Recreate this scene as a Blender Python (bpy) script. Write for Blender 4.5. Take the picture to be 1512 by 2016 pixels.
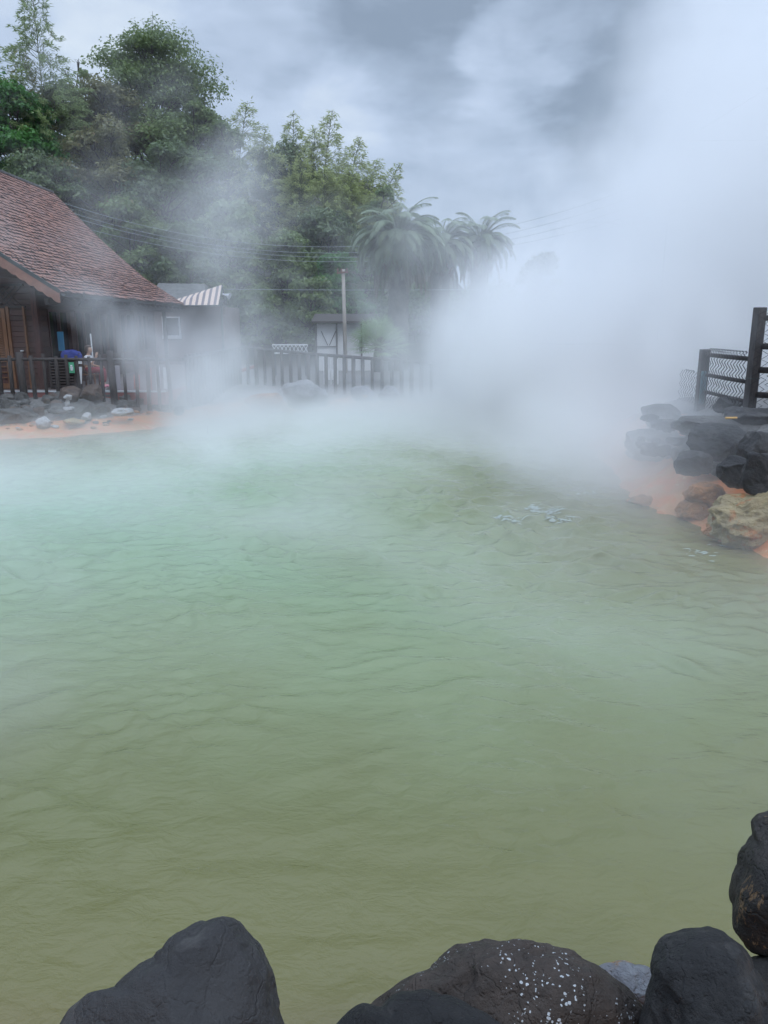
import bpy, bmesh, math, random
import numpy as np
from mathutils import Vector, Matrix

R = math.radians
sc = bpy.context.scene
C = sc.collection
for o in list(bpy.data.objects):
    bpy.data.objects.remove(o)

# ------------------------------------------------------------------ camera
EYE = Vector((0.0, 0.0, 2.5))
PITCH = R(13.66)
FPX = 1514.0
cam = bpy.data.cameras.new('camera')
cam_o = bpy.data.objects.new('camera', cam)
C.objects.link(cam_o)
cam_o.location = EYE
cam_o.rotation_euler = (R(90) - PITCH, 0, 0)
cam.sensor_fit = 'VERTICAL'
cam.sensor_height = 24
cam.lens = 24 * FPX / 2016
cam.clip_start = 0.05
cam.clip_end = 3000
sc.camera = cam_o

# ------------------------------------------------------------------ exposure, sampling
sc.view_settings.view_transform = 'Standard'
sc.view_settings.look = 'None'
sc.view_settings.gamma = 1
sc.view_settings.exposure = 0.5
sc.render.engine = 'CYCLES'
sc.cycles.use_denoising = True
sc.cycles.denoising_prefilter = 'ACCURATE'
sc.cycles.volume_step_rate = 3.5
sc.cycles.volume_max_steps = 256
sc.cycles.volume_bounces = 12
sc.cycles.max_bounces = 12
sc.cycles.diffuse_bounces = 2
sc.cycles.glossy_bounces = 2
sc.cycles.transmission_bounces = 4
sc.cycles.caustics_reflective = False
sc.cycles.caustics_refractive = False


# ------------------------------------------------------------------ node helper
class NT:
    """short hand for building node trees out of expressions"""
    def __init__(s, tree):
        s.t = tree

    def n(s, typ, **kw):
        nd = s.t.nodes.new(typ)
        for k, v in kw.items():
            setattr(nd, k, v)
        return nd

    def set(s, sock, v):
        if isinstance(v, E):
            s.t.links.new(v.s, sock)
        elif hasattr(v, 'is_output'):
            s.t.links.new(v, sock)
        elif v is not None:
            sock.default_value = v

    def math(s, op, a, b=None, c=None, clamp=False):
        nd = s.n('ShaderNodeMath', operation=op, use_clamp=clamp)
        s.set(nd.inputs[0], a)
        if b is not None:
            s.set(nd.inputs[1], b)
        if c is not None:
            s.set(nd.inputs[2], c)
        return E(s, nd.outputs[0])

    def vmath(s, op, a, b=None, scale=None):
        nd = s.n('ShaderNodeVectorMath', operation=op)
        s.set(nd.inputs[0], a)
        if b is not None:
            s.set(nd.inputs[1], b)
        if scale is not None:
            s.set(nd.inputs['Scale'], scale)
        return E(s, nd.outputs['Value'] if op in ('DISTANCE', 'LENGTH', 'DOT_PRODUCT') else nd.outputs['Vector'])

    def noise(s, vec, scale, detail=4, rough=.5, dist=0, color=False):
        nd = s.n('ShaderNodeTexNoise')
        s.set(nd.inputs['Vector'], vec)
        nd.inputs['Scale'].default_value = scale
        nd.inputs['Detail'].default_value = detail
        nd.inputs['Roughness'].default_value = rough
        nd.inputs['Distortion'].default_value = dist
        return E(s, nd.outputs['Color' if color else 0])

    def voronoi(s, vec, scale, feature='F1', rand=1.0):
        nd = s.n('ShaderNodeTexVoronoi', feature=feature)
        s.set(nd.inputs['Vector'], vec)
        nd.inputs['Scale'].default_value = scale
        nd.inputs['Randomness'].default_value = rand
        return E(s, nd.outputs[0])

    def mapr(s, v, a, b, c=0.0, d=1.0, smooth=True):
        nd = s.n('ShaderNodeMapRange', interpolation_type='SMOOTHSTEP' if smooth else 'LINEAR')
        s.set(nd.inputs[0], v)
        for i, q in enumerate((a, b, c, d)):
            s.set(nd.inputs[1 + i], q)
        return E(s, nd.outputs[0])

    def mix(s, f, a, b):
        nd = s.n('ShaderNodeMix', data_type='RGBA')
        s.set(nd.inputs[0], f)
        s.set(nd.inputs[6], rgba(a))
        s.set(nd.inputs[7], rgba(b))
        return E(s, nd.outputs[2])

    def xyz(s, v):
        nd = s.n('ShaderNodeSeparateXYZ')
        s.set(nd.inputs[0], v)
        return [E(s, o) for o in nd.outputs]

    def comb(s, x, y, z):
        nd = s.n('ShaderNodeCombineXYZ')
        for i, q in enumerate((x, y, z)):
            s.set(nd.inputs[i], q)
        return E(s, nd.outputs[0])


class E:
    def __init__(s, nt, sock):
        s.nt, s.s = nt, sock
    def __add__(s, o): return s.nt.math('ADD', s, o)
    __radd__ = __add__
    def __mul__(s, o): return s.nt.math('MULTIPLY', s, o)
    __rmul__ = __mul__
    def __sub__(s, o): return s.nt.math('SUBTRACT', s, o)
    def __rsub__(s, o): return s.nt.math('SUBTRACT', o, s)
    def __truediv__(s, o): return s.nt.math('DIVIDE', s, o)
    def __pow__(s, o): return s.nt.math('POWER', s, o)
    def max(s, o): return s.nt.math('MAXIMUM', s, o)
    def min(s, o): return s.nt.math('MINIMUM', s, o)


def rgba(c):
    if isinstance(c, (tuple, list)) and len(c) == 3:
        return (*c, 1)
    return c


# ------------------------------------------------------------------ pixel of the photo -> direction / point
SP, CP = math.sin(PITCH), math.cos(PITCH)
def ray(u, v):
    xc = (u - 756) / FPX
    yc = (1008 - v) / FPX
    return Vector((xc, CP + yc * SP, -SP + yc * CP))
def at(u, v, Y):
    d = ray(u, v)
    return EYE + d * (Y / d.y)
def atz(u, v, z):
    d = ray(u, v)
    return EYE + d * ((z - EYE.z) / d.z)

# ------------------------------------------------------------------ sky and sun (overcast)
world = bpy.data.worlds.new('World')
sc.world = world
world.use_nodes = True
wt = NT(world.node_tree)
SUN_EL, SUN_AZ = R(52), R(150)
bgn = world.node_tree.nodes['Background']
bgn.inputs['Strength'].default_value = 0.1
sky = wt.n('ShaderNodeTexSky', sky_type='NISHITA', sun_disc=False, sun_elevation=SUN_EL, sun_rotation=SUN_AZ)
tc = wt.n('ShaderNodeTexCoord')
dirv = wt.vmath('NORMALIZE', tc.outputs['Generated'])
dx, dy, dz = wt.xyz(dirv)
zz = dz.max(0.0) + 0.22
cp = wt.comb(dx * 2.6, dy * 2.6, dz * 5.2)
w1 = wt.noise(cp, 1.3, 5, .55, .35)
w2 = wt.noise(wt.vmath('ADD', cp, (3.7, 8.1, 0)), 3.0, 8, .62, .5)
dwarp = wt.vmath('NORMALIZE', wt.vmath('ADD', dirv, wt.vmath('SCALE', wt.vmath('SUBTRACT', wt.noise(cp, 2.2, 4, .55, .2, color=True), (.5, .5, .5)), scale=.26)))
def skyblob(u, v, rad, sharp=1.0):
    d = ray(u, v).normalized()
    dot = wt.vmath('DOT_PRODUCT', dwarp, tuple(d))
    return wt.mapr(dot, math.cos(R(rad)), 1.0)
tone = w1 * 0.9 + w2 * 0.42 - 0.22
for (u, v, rad, amp) in ((850, 20, 10, -.40), (1170, 120, 7, -.36), (640, -60, 9, -.10), (700, 120, 8, .02), (90, 20, 8, .20), (240, 70, 6, .24),
                         (1085, 60, 4.5, .26), (1000, 150, 5.0, .26), (960, 175, 3.0, .12), (620, 150, 7, .12), (900, 250, 8, .02), (780, 300, 9, .04),
                         (1000, 330, 7, -.10), (860, 400, 7, -.02), (440, 130, 8, .02)):
    tone = tone + skyblob(u, v, rad) * amp
cl = wt.n('ShaderNodeValToRGB')
wt.set(cl.inputs[0], tone)
cr = cl.color_ramp
cr.elements[0].position = 0.10; cr.elements[0].color = (.20, .255, .335, 1)
cr.elements[1].position = 0.95; cr.elements[1].color = (.56, .63, .70, 1)
e = cr.elements.new(.36); e.color = (.29, .36, .47, 1)
e = cr.elements.new(.62); e.color = (.39, .47, .60, 1)
zen = wt.mapr(dz, .40, .95, 1.0, 3.6)
cloud = wt.n('ShaderNodeVectorMath', operation='SCALE')
wt.set(cloud.inputs[0], cl.outputs[0])
wt.set(cloud.inputs['Scale'], zen * 10.0)
wt.set(bgn.inputs['Color'], wt.mix(.92, sky.outputs[0], E(wt, cloud.outputs[0])))

sun = bpy.data.lights.new('sun', 'SUN')
sun.energy = 0.6
sun.angle = R(25)
sun.color = (1, .96, .9)
sun_o = bpy.data.objects.new('sun', sun)
C.objects.link(sun_o)
sun_o.rotation_euler = (R(90) - SUN_EL, 0, R(180) - SUN_AZ)

# ------------------------------------------------------------------ numpy noise
_perm = np.random.RandomState(7).permutation(256)
_perm = np.concatenate([_perm, _perm, _perm])
_g = np.random.RandomState(3).normal(size=(256, 3))
_g /= np.linalg.norm(_g, axis=1)[:, None]
def perlin(p):
    p = np.asarray(p, float)
    i = np.floor(p).astype(int)
    f = p - i
    w = f * f * f * (f * (f * 6 - 15) + 10)
    i &= 255
    out = 0
    for a in (0, 1):
        for b in (0, 1):
            for c in (0, 1):
                h = _perm[_perm[_perm[i[:, 0] + a] + i[:, 1] + b] + i[:, 2] + c]
                g = _g[h]
                d = (g * (f - np.array((a, b, c)))).sum(1)
                ww = (w[:, 0] if a else 1 - w[:, 0]) * (w[:, 1] if b else 1 - w[:, 1]) * (w[:, 2] if c else 1 - w[:, 2])
                out = out + d * ww
    return out * 1.5
def fbm(p, octv=4, gain=.5):
    s, a, f = 0, 1.0, 1.0
    for k in range(octv):
        s = s + a * perlin(p * f + 17.3 * k)
        a *= gain
        f *= 2.03
    return s
def sstep(a, b, x):
    t = np.clip((x - a) / (b - a), 0, 1)
    return t * t * (3 - 2 * t)

# ------------------------------------------------------------------ object helpers
def tag(o, label=None, cat=None, group=None, kind=None):
    if label: o['label'] = label
    if cat: o['category'] = cat
    if group: o['group'] = group
    if kind: o['kind'] = kind
    return o
def empty(name, loc, label, cat, group=None, rz=0):
    o = bpy.data.objects.new(name, None)
    C.objects.link(o)
    o.empty_display_size = .2
    o.location = loc
    o.rotation_euler = (0, 0, rz)
    return tag(o, label, cat, group)
def mesh_np(name, V, F, m, parent=None, rnd=None, attrs=None, smooth=False):
    """V (N,3), F (M,k) numpy -> one mesh object; vertices are in world space, moved into the parent's space when there is one"""
    V = np.asarray(V, np.float32)
    F = np.asarray(F, np.int32)
    me = bpy.data.meshes.new(name)
    k = F.shape[1]
    me.vertices.add(len(V)); me.vertices.foreach_set('co', V.ravel())
    me.loops.add(F.size); me.loops.foreach_set('vertex_index', F.ravel())
    me.polygons.add(len(F))
    me.polygons.foreach_set('loop_start', np.arange(0, F.size, k, dtype=np.int32))
    if smooth:
        me.polygons.foreach_set('use_smooth', np.ones(len(F), bool))
    if rnd is not None:
        a = me.attributes.new('rnd', 'FLOAT', 'FACE'); a.data.foreach_set('value', np.asarray(rnd, np.float32))
    for an, av in (attrs or {}).items():
        a = me.attributes.new(an, 'FLOAT', 'POINT'); a.data.foreach_set('value', np.asarray(av, np.float32))
    me.update(calc_edges=True)
    return link(name, me, m, parent)
def link(name, me, m, parent=None):
    if m is not None:
        me.materials.append(m)
    o = bpy.data.objects.new(name, me)
    C.objects.link(o)
    if parent is not None:
        o.parent = parent
    return o

class MB:
    """collects boxes, bars and tubes, then builds one mesh"""
    def __init__(s):
        s.v, s.f, s.sm = [], [], []
    def add(s, V, F, smooth=False):
        b = len(s.v)
        s.v.extend([tuple(q) for q in V])
        s.f.extend([tuple(b + i for i in q) for q in F])
        s.sm.extend([smooth] * len(F))
        return s
    def box(s, x0, x1, y0, y1, z0, z1):
        V = [(x, y, z) for z in (z0, z1) for y in (y0, y1) for x in (x0, x1)]
        return s.add(V, [(0, 2, 3, 1), (4, 5, 7, 6), (0, 1, 5, 4), (2, 6, 7, 3), (0, 4, 6, 2), (1, 3, 7, 5)])
    def hexa(s, lo, hi):
        """four bottom points, four top points"""
        return s.add(list(lo) + list(hi), [(3, 2, 1, 0), (4, 5, 6, 7), (0, 1, 5, 4), (1, 2, 6, 5), (2, 3, 7, 6), (3, 0, 4, 7)])
    def bar(s, a, b, w, h, up=(0, 0, 1)):
        a, b = Vector(a), Vector(b)
        d = (b - a).normalized()
        sx = d.cross(Vector(up))
        if sx.length < 1e-4:
            sx = d.cross(Vector((0, 1, 0)))
        sx.normalize()
        sy = sx.cross(d)
        q = [sx * i * w / 2 + sy * j * h / 2 for i, j in ((-1, -1), (1, -1), (1, 1), (-1, 1))]
        return s.hexa([a + t for t in q], [b + t for t in q])
    def tube(s, pts, rad, n=8, cap=True):
        pts = [Vector(p) for p in pts]
        if not hasattr(rad, '__len__'):
            rad = [rad] * len(pts)
        V, F = [], []
        ref = Vector((0.31, 0.11, 0.94))
        for i, p in enumerate(pts):
            d = (pts[min(i + 1, len(pts) - 1)] - pts[max(i - 1, 0)]).normalized()
            a = d.cross(ref)
            if a.length < 1e-3:
                a = d.cross(Vector((1, 0, 0)))
            a.normalize()
            b = d.cross(a)
            for k in range(n):
                t = 2 * math.pi * k / n
                V.append(p + (a * math.cos(t) + b * math.sin(t)) * rad[i])
        for i in range(len(pts) - 1):
            for k in range(n):
                F.append((i * n + k, i * n + (k + 1) % n, (i + 1) * n + (k + 1) % n, (i + 1) * n + k))
        s.add(V, F, True)
        if cap:
            b = len(s.v) - len(V)
            s.f.append(tuple(b + k for k in range(n))[::-1]); s.sm.append(False)
            s.f.append(tuple(b + (len(pts) - 1) * n + k for k in range(n))); s.sm.append(False)
        return s
    def build(s, name, m, parent=None, bevel=0, rnd=None):
        me = bpy.data.meshes.new(name)
        me.from_pydata(s.v, [], s.f)
        me.polygons.foreach_set('use_smooth', s.sm)
        bm = bmesh.new(); bm.from_mesh(me)
        bmesh.ops.recalc_face_normals(bm, faces=bm.faces)
        bm.to_mesh(me); bm.free()
        if rnd is not None:
            a = me.attributes.new('rnd', 'FLOAT', 'FACE'); a.data.foreach_set('value', np.asarray(rnd, np.float32))
        o = link(name, me, m, parent)
        if bevel:
            b = o.modifiers.new('bevel', 'BEVEL'); b.width = bevel; b.segments = 2; b.limit_method = 'ANGLE'
        return o

# ------------------------------------------------------------------ materials
def newmat(name):
    m = bpy.data.materials.new(name)
    m.use_nodes = True
    nt = NT(m.node_tree)
    p = m.node_tree.nodes['Principled BSDF']
    return m, nt, p
def bump(nt, p, h, strength=.3, dist=.02):
    b = nt.n('ShaderNodeBump')
    b.inputs['Strength'].default_value = strength
    b.inputs['Distance'].default_value = dist
    nt.set(b.inputs['Height'], h)
    nt.t.links.new(b.outputs[0], p.inputs['Normal'])
def objpos(nt):
    return nt.n('ShaderNodeTexCoord').outputs['Object']
def worldpos(nt):
    return nt.n('ShaderNodeNewGeometry').outputs['Position']
def simple(name, a, b=None, scale=6, rough=.7, bumps=.15, bscale=30, metal=0, stretch=None, bdist=.01):
    m, nt, p = newmat(name)
    v = objpos(nt)
    if stretch:
        v = nt.vmath('MULTIPLY', v, stretch)
    n = nt.noise(v, scale, 5, .6)
    nt.set(p.inputs['Base Color'], nt.mix(nt.mapr(n, .3, .7), a, b or tuple(c * .75 for c in a)))
    p.inputs['Roughness'].default_value = rough
    p.inputs['Metallic'].default_value = metal
    if bumps:
        bump(nt, p, nt.noise(v, bscale, 5, .6), bumps, bdist)
    return m
def rockmat(name, a, b, crust=None, crust_amt=.6, fleck=None, fleck_amt=.115, streak=None, bs=.6, scale=1.0, pits=.5):
    m, nt, p = newmat(name)
    v = worldpos(nt)
    n1 = nt.noise(v, 2.2 * scale, 6, .62)
    n2 = nt.noise(v, 11 * scale, 6, .65)
    col = nt.mix(nt.mapr(n1 * .6 + n2 * .4, .36, .64), a, b)
    if crust:
        n3 = nt.noise(nt.vmath('ADD', v, (4.1, 9.2, 1.7)), 3.0 * scale, 6, .62, .4)
        col = nt.mix(nt.mapr(n3, crust_amt - .05, crust_amt + .06), col, crust)
    if streak:
        sv = nt.vmath('MULTIPLY', v, (1.0, 1.0, .33))
        n4 = nt.noise(sv, 80, 5, .72)
        n5 = nt.noise(v, 5.5, 2, .5)
        col = nt.mix(nt.mapr(n4 + (n5 - .5) * .9, .66, .72), col, streak)
    if fleck:
        vo = nt.voronoi(nt.vmath('ADD', v, nt.vmath('SCALE', nt.noise(v, 40, 3, .6, color=True), scale=.02)), 78)
        n6 = nt.noise(v, 5, 4, .6)
        n7 = nt.noise(v, 90, 3, .7)
        col = nt.mix(nt.mapr(vo - (n6 - .56) * 1.1 + (n7 - .5) * .42, fleck_amt * 1.6, fleck_amt * 1.0), col, fleck)
    nt.set(p.inputs['Base Color'], col)
    nt.set(p.inputs['Roughness'], nt.mapr(n2, .3, .7, .62, .86))
    p.inputs['Specular IOR Level'].default_value = .35
    pit = nt.mapr(nt.voronoi(nt.vmath('ADD', v, nt.vmath('SCALE', nt.noise(v, 14, 3, .6, color=True), scale=.06)), 30 * scale), .05, .35, 0, 1)
    wv = nt.vmath('ADD', v, nt.vmath('SCALE', nt.noise(v, 5 * scale, 4, .6, color=True), scale=.22 / scale))
    crk = nt.mapr(nt.voronoi(wv, 3.6 * scale, 'DISTANCE_TO_EDGE'), .0, .035, 0, 1)
    h = nt.noise(v, 9 * scale, 9, .68) * 1.0 + crk * .16 + pit * (.28 * pits) + nt.noise(v, 60 * scale, 4, .65) * .22
    bump(nt, p, h, min(1.0, bs * 1.5), .12 / scale)
    return m

M = {}
M['basalt'] = rockmat('basalt', (.029, .028, .029), (.048, .046, .046), crust=(.075, .071, .068), crust_amt=.60, bs=.40, scale=1.6, pits=.25)
M['basalt_dark'] = rockmat('basalt_dark', (.017, .0168, .0175), (.037, .036, .0365), crust=(.060, .057, .055), crust_amt=.60, bs=.62, scale=1.8, pits=.5)
M['brown_rock'] = rockmat('brown_rock', (.042, .033, .028), (.085, .066, .055), fleck=(.55, .58, .6), bs=.55, scale=1.8, pits=.7)
M['streak_rock'] = rockmat('streak_rock', (.026, .024, .024), (.055, .048, .043), streak=(.24, .15, .08), bs=.6, scale=1.6, pits=.5)
M['crusted_rock'] = rockmat('crusted_rock', (.35, .36, .38), (.2, .2, .22), crust=(.5, .26, .09), crust_amt=.62, bs=.6, scale=1.6)
M['lava'] = rockmat('lava', (.07, .067, .063), (.165, .158, .148), crust=(.17, .165, .155), crust_amt=.62, bs=.9, scale=1.1, pits=1)
M['lava_brown'] = rockmat('lava_brown', (.10, .072, .058), (.17, .125, .10), crust=(.06, .055, .055), crust_amt=.64, bs=.8, scale=1.2, pits=1)
M['white_rock'] = rockmat('white_rock', (.62, .62, .62), (.42, .42, .43), crust=(.5, .3, .14), crust_amt=.68, bs=.7)
M['steam_paled_rock'] = rockmat('steam_paled_rock', (.26, .26, .27), (.36, .36, .36), bs=.5)  # pale grey paints the steam veil into the far boulder's colour
M['cream_rock'] = rockmat('cream_rock', (.48, .38, .20), (.36, .28, .16), crust=(.46, .20, .07), crust_amt=.56, bs=1.0, scale=1.2)
M['orange_rock'] = rockmat('orange_rock', (.50, .22, .08), (.34, .17, .075), crust=(.22, .13, .07), crust_amt=.6, bs=.8, scale=1.2)
M['wood_dark'] = simple('wood_dark', (.055, .040, .036), (.030, .022, .020), 5, .7, .3, 22, stretch=(6, 6, .8))
M['wood_fence'] = simple('wood_fence', (.060, .048, .044), (.030, .025, .024), 5, .75, .3, 22, stretch=(5, 5, 1))
M['wood_brown'] = simple('wood_brown', (.20, .095, .045), (.12, .055, .028), 5, .6, .2, 22, stretch=(6, 6, .8))
M['wood_red'] = simple('wood_red', (.10, .042, .034), (.055, .026, .022), 4, .6, .2, 22, stretch=(6, 6, .8))
M['barge'] = simple('barge', (.30, .155, .115), (.21, .11, .085), 4, .65, .15, 18)
M['metal_dark'] = simple('metal_dark', (.075, .085, .085), (.05, .06, .06), 6, .45, .05, 40, .3)
M['glass_dark'] = simple('glass_dark', (.018, .02, .025), (.012, .013, .016), 2, .12, 0)
M['red_paint'] = simple('red_paint', (.36, .10, .085), (.27, .085, .07), 3, .6, .1, 12)
M['white_paint'] = simple('white_paint', (.72, .73, .74), (.6, .62, .63), 3, .5, .05, 12)
M['grey_paint'] = simple('grey_paint', (.30, .28, .30), (.24, .22, .24), 3, .6, .05, 12)
M['blue_paint'] = simple('blue_paint', (.05, .25, .42), (.04, .2, .36), 3, .5, .05, 12)
M['blue_cloth'] = simple('blue_cloth', (.05, .07, .30), (.035, .05, .22), 5, .8, .3, 14)
M['green_paint'] = simple('green_paint', (.10, .42, .24), (.09, .36, .2), 3, .5, .02, 12)
M['plaster'] = simple('plaster', (.62, .63, .63), (.5, .51, .51), 1.5, .8, .1, 12)
M['shop_wall'] = simple('shop_wall', (.22, .16, .155), (.17, .12, .115), 1.5, .8, .1, 12)
M['roof_grey'] = simple('roof_grey', (.17, .17, .165), (.10, .10, .10), 4, .7, .3, 12)
M['pole_wood'] = simple('pole_wood', (.40, .36, .32), (.26, .23, .2), 3, .8, .3, 18, stretch=(5, 5, .6))
M['rust'] = simple('rust', (.20, .10, .07), (.12, .07, .05), 8, .8, .2, 20)
M['wire'] = simple('wire', (.33, .37, .38), (.28, .32, .33), 3, .5, 0)
M['chain'] = simple('chain', (.022, .024, .027), (.014, .015, .017), 8, .6, 0)
M['trunk'] = simple('trunk', (.085, .07, .058), (.045, .038, .032), 3, .9, .6, 14, stretch=(3, 3, .7))
M['palm_trunk'] = simple('palm_trunk', (.10, .085, .07), (.05, .042, .036), 6, .9, .8, 9, bdist=.05)
M['culm'] = simple('culm', (.16, .19, .08), (.11, .13, .06), 3, .5, .1, 12)
M['yellow'] = simple('yellow', (.62, .36, .08), (.52, .28, .06), 6, .6, .1, 30)
M['skin'] = simple('skin', (.50, .30, .21), (.44, .26, .18), 9, .55, .03, 60)
M['hair'] = simple('hair', (.10, .055, .035), (.06, .03, .02), 30, .6, .3, 60)
M['shirt'] = simple('shirt', (.72, .72, .74), (.62, .62, .65), 6, .85, .3, 24)
M['trousers'] = simple('trousers', (.26, .025, .035), (.19, .018, .028), 6, .85, .3, 24)
M['pink'] = simple('pink', (.72, .28, .36), (.62, .22, .30), 6, .7, .1, 24)
M['foam'] = simple('foam', (.34, .38, .35), (.25, .30, .27), 20, .8, .2, 40)

def leafmat(name, a, b, c=None, trans=.35, gloss=.45):
    m, nt, p = newmat(name)
    at_ = nt.n('ShaderNodeAttribute', attribute_name='rnd')
    n = nt.noise(worldpos(nt), .55, 3, .6)
    f = E(nt, at_.outputs['Fac'])
    col = nt.mix(f * .65 + nt.mapr(n, .35, .65) * .35, a, b)
    if c:
        col = nt.mix(nt.mapr(f, .93, .97), col, c)
    nt.set(p.inputs['Base Color'], col)
    p.inputs['Roughness'].default_value = gloss
    tr = nt.n('ShaderNodeBsdfTranslucent')
    nt.set(tr.inputs[0], nt.mix(.5, col, tuple(min(1, q * 1.6) for q in b)))
    mx = nt.n('ShaderNodeMixShader')
    mx.inputs[0].default_value = trans
    nt.t.links.new(p.outputs[0], mx.inputs[1])
    nt.t.links.new(tr.outputs[0], mx.inputs[2])
    nt.t.links.new(mx.outputs[0], nt.t.nodes['Material Output'].inputs['Surface'])
    return m
M['leaf_deep'] = leafmat('leaf_deep', (.028, .11, .020), (.085, .24, .045))
M['leaf_mid'] = leafmat('leaf_mid', (.065, .115, .034), (.19, .26, .08), (.16, .12, .05))
M['leaf_olive'] = leafmat('leaf_olive', (.090, .095, .040), (.21, .21, .08), (.20, .12, .05))
M['leaf_dark'] = leafmat('leaf_dark', (.048, .088, .034), (.14, .20, .07), (.13, .10, .04))
M['leaf_light'] = leafmat('leaf_light', (.13, .20, .075), (.29, .36, .15))
M['leaf_bamboo'] = leafmat('leaf_bamboo', (.19, .245, .085), (.40, .44, .19), trans=.45)
M['leaf_yellow'] = leafmat('leaf_yellow', (.13, .13, .02), (.24, .22, .04), trans=.45)
M['leaf_palm'] = leafmat('leaf_palm', (.10, .145, .08), (.23, .29, .17), (.2, .17, .1), trans=.25)
M['leaf_dead'] = leafmat('leaf_dead', (.10, .085, .06), (.19, .16, .11), trans=.2)
M['leaf_fan'] = leafmat('leaf_fan', (.11, .20, .07), (.28, .39, .17), trans=.3)

# ------------------------------------------------------------------ pool outline and ground
POOL = [(-14.5, 12.4), (-11.2, 16.1), (-8.9, 16.95), (-7.7, 17.5), (-6.3, 18.4), (-5.2, 19.6), (-4.6, 21.3), (-3.4, 22.6), (-1.5, 23.0),
        (.8, 22.6), (2.8, 21.2), (4.3, 18.4), (4.3, 15.6), (3.95, 13.2), (3.65, 11.6), (3.75, 10.5), (4.0, 9.45), (4.15, 8.2), (5.1, 6.7),
        (5.3, 4.4), (4.2, 2.75), (2.6, 2.2), (0, 2.1), (-3.5, 2.15), (-8, 2.6), (-13, 5.5)]
PA = np.array(POOL)
def shore(xy):
    """signed distance to the waterline, positive on land"""
    best = np.full(len(xy), 1e9)
    inside = np.zeros(len(xy), bool)
    n = len(PA)
    for i in range(n):
        a, b = PA[i], PA[(i + 1) % n]
        ab = b - a
        t = np.clip(((xy - a) @ ab) / (ab @ ab), 0, 1)
        d = np.linalg.norm(xy - (a + t[:, None] * ab), axis=1)
        best = np.minimum(best, d)
        cond = (a[1] > xy[:, 1]) != (b[1] > xy[:, 1])
        with np.errstate(divide='ignore', invalid='ignore'):
            xi = (b[0] - a[0]) * (xy[:, 1] - a[1]) / (b[1] - a[1] + 1e-12) + a[0]
        inside ^= cond & (xy[:, 0] < xi)
    return np.where(inside, -best, best)
def ground_h(xy):
    xy = np.asarray(xy, float)
    x, y = xy[:, 0], xy[:, 1]
    P3 = np.c_[xy, np.zeros(len(xy))]
    d = shore(xy)
    wob = fbm(P3 * 1.1, 4) * .22
    dd = d + wob * np.clip(1 - np.abs(d) / 4, 0, 1)
    far = np.interp(dd, [-3, -.6, 0, .5, 1.2, 2.0, 2.6, 6], [-1.2, -.35, -.02, .13, .26, .48, .60, .60])
    near = np.interp(dd, [-3, -.4, 0, .35, .7, 1.0, 6], [-1.2, -.3, -.05, .30, .60, .78, .88])
    right = np.interp(dd, [-3, -.8, 0, .35, .8, 1.2, 1.7, 6], [-1.2, -.30, -.02, .22, .50, .85, 1.12, 1.2])
    wn = sstep(5.2, 3.6, y)
    wr = sstep(2.6, 3.9, x) * sstep(19, 15, y) * (1 - wn)
    h = far * (1 - wn - wr) + near * wn + right * wr
    h = h + fbm(P3 * 2.6 + 5, 4) * .05 * sstep(2.6, .6, np.abs(d)) + fbm(P3 * 7 + 5, 3) * .014 * sstep(3, .5, np.abs(d))
    hill = sstep(37, 75, y) * 15 * sstep(14, -4, x)
    return h + hill
def axis(segs):
    out = []
    for a, b, s in segs:
        out.append(np.arange(a, b, s))
    return np.concatenate(out + [[segs[-1][1]]])
gx = axis([(-900, -120, 60), (-120, -16, 4), (-16, 9, .14), (9, 30, 1.5), (30, 120, 6), (120, 900, 60)])
gy = axis([(-300, -20, 40), (-20, -2, 2), (-2, 1, .5), (1, 24, .14), (24, 44, .8), (44, 100, 2.5), (100, 900, 50)])
GX, GY = np.meshgrid(gx, gy)
gxy = np.c_[GX.ravel(), GY.ravel()]
gh = ground_h(gxy)
nx, ny = len(gx), len(gy)
ii = (np.arange(ny - 1)[:, None] * nx + np.arange(nx - 1)[None, :]).ravel()
GF = np.c_[ii, ii + 1, ii + nx + 1, ii + nx]

m, nt, p = newmat('ground')
sh = E(nt, nt.n('ShaderNodeAttribute', attribute_name='shore').outputs['Fac'])
pos = worldpos(nt)
n1 = nt.noise(pos, .9, 5, .6)
n2 = nt.noise(pos, 4.0, 6, .62, .3)
n3 = nt.noise(pos, 14, 6, .65)
gravel = nt.mix(nt.mapr(n3, .35, .65), (.07, .066, .062), (.17, .16, .15))
soil = nt.mix(nt.mapr(n2, .35, .65), (.035, .038, .022), (.06, .055, .035))
gx_, gy_, gz_ = nt.xyz(pos)
land = nt.mix(nt.mapr(gy_, 34, 40), gravel, soil)
sinter = nt.mix(nt.mapr(n2, .34, .62), (.54, .165, .042), (.46, .23, .095))
sinter = nt.mix(nt.mapr(n3 * .6 + n1 * .4, .56, .66), sinter, (.62, .52, .36))
sinter = nt.mix(nt.mapr(n3 * .5 + n2 * .5, .40, .34), sinter, (.20, .12, .07))
edge = sh + (n2 - .5) * 1.3 + (n1 - .5) * .8
col = nt.mix(nt.mapr(edge, .88, 1.3), sinter, land)
nt.set(p.inputs['Base Color'], col)
nt.set(p.inputs['Roughness'], nt.mapr(sh, -.1, .5, .25, .8))
bump(nt, p, n3 + nt.noise(pos, 45, 5, .65) * .4, .55, .05)
M['ground'] = m
g = mesh_np('ground', np.c_[gxy, gh], GF, M['ground'], attrs={'shore': shore(gxy)}, smooth=True)
tag(g, kind='structure')

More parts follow.
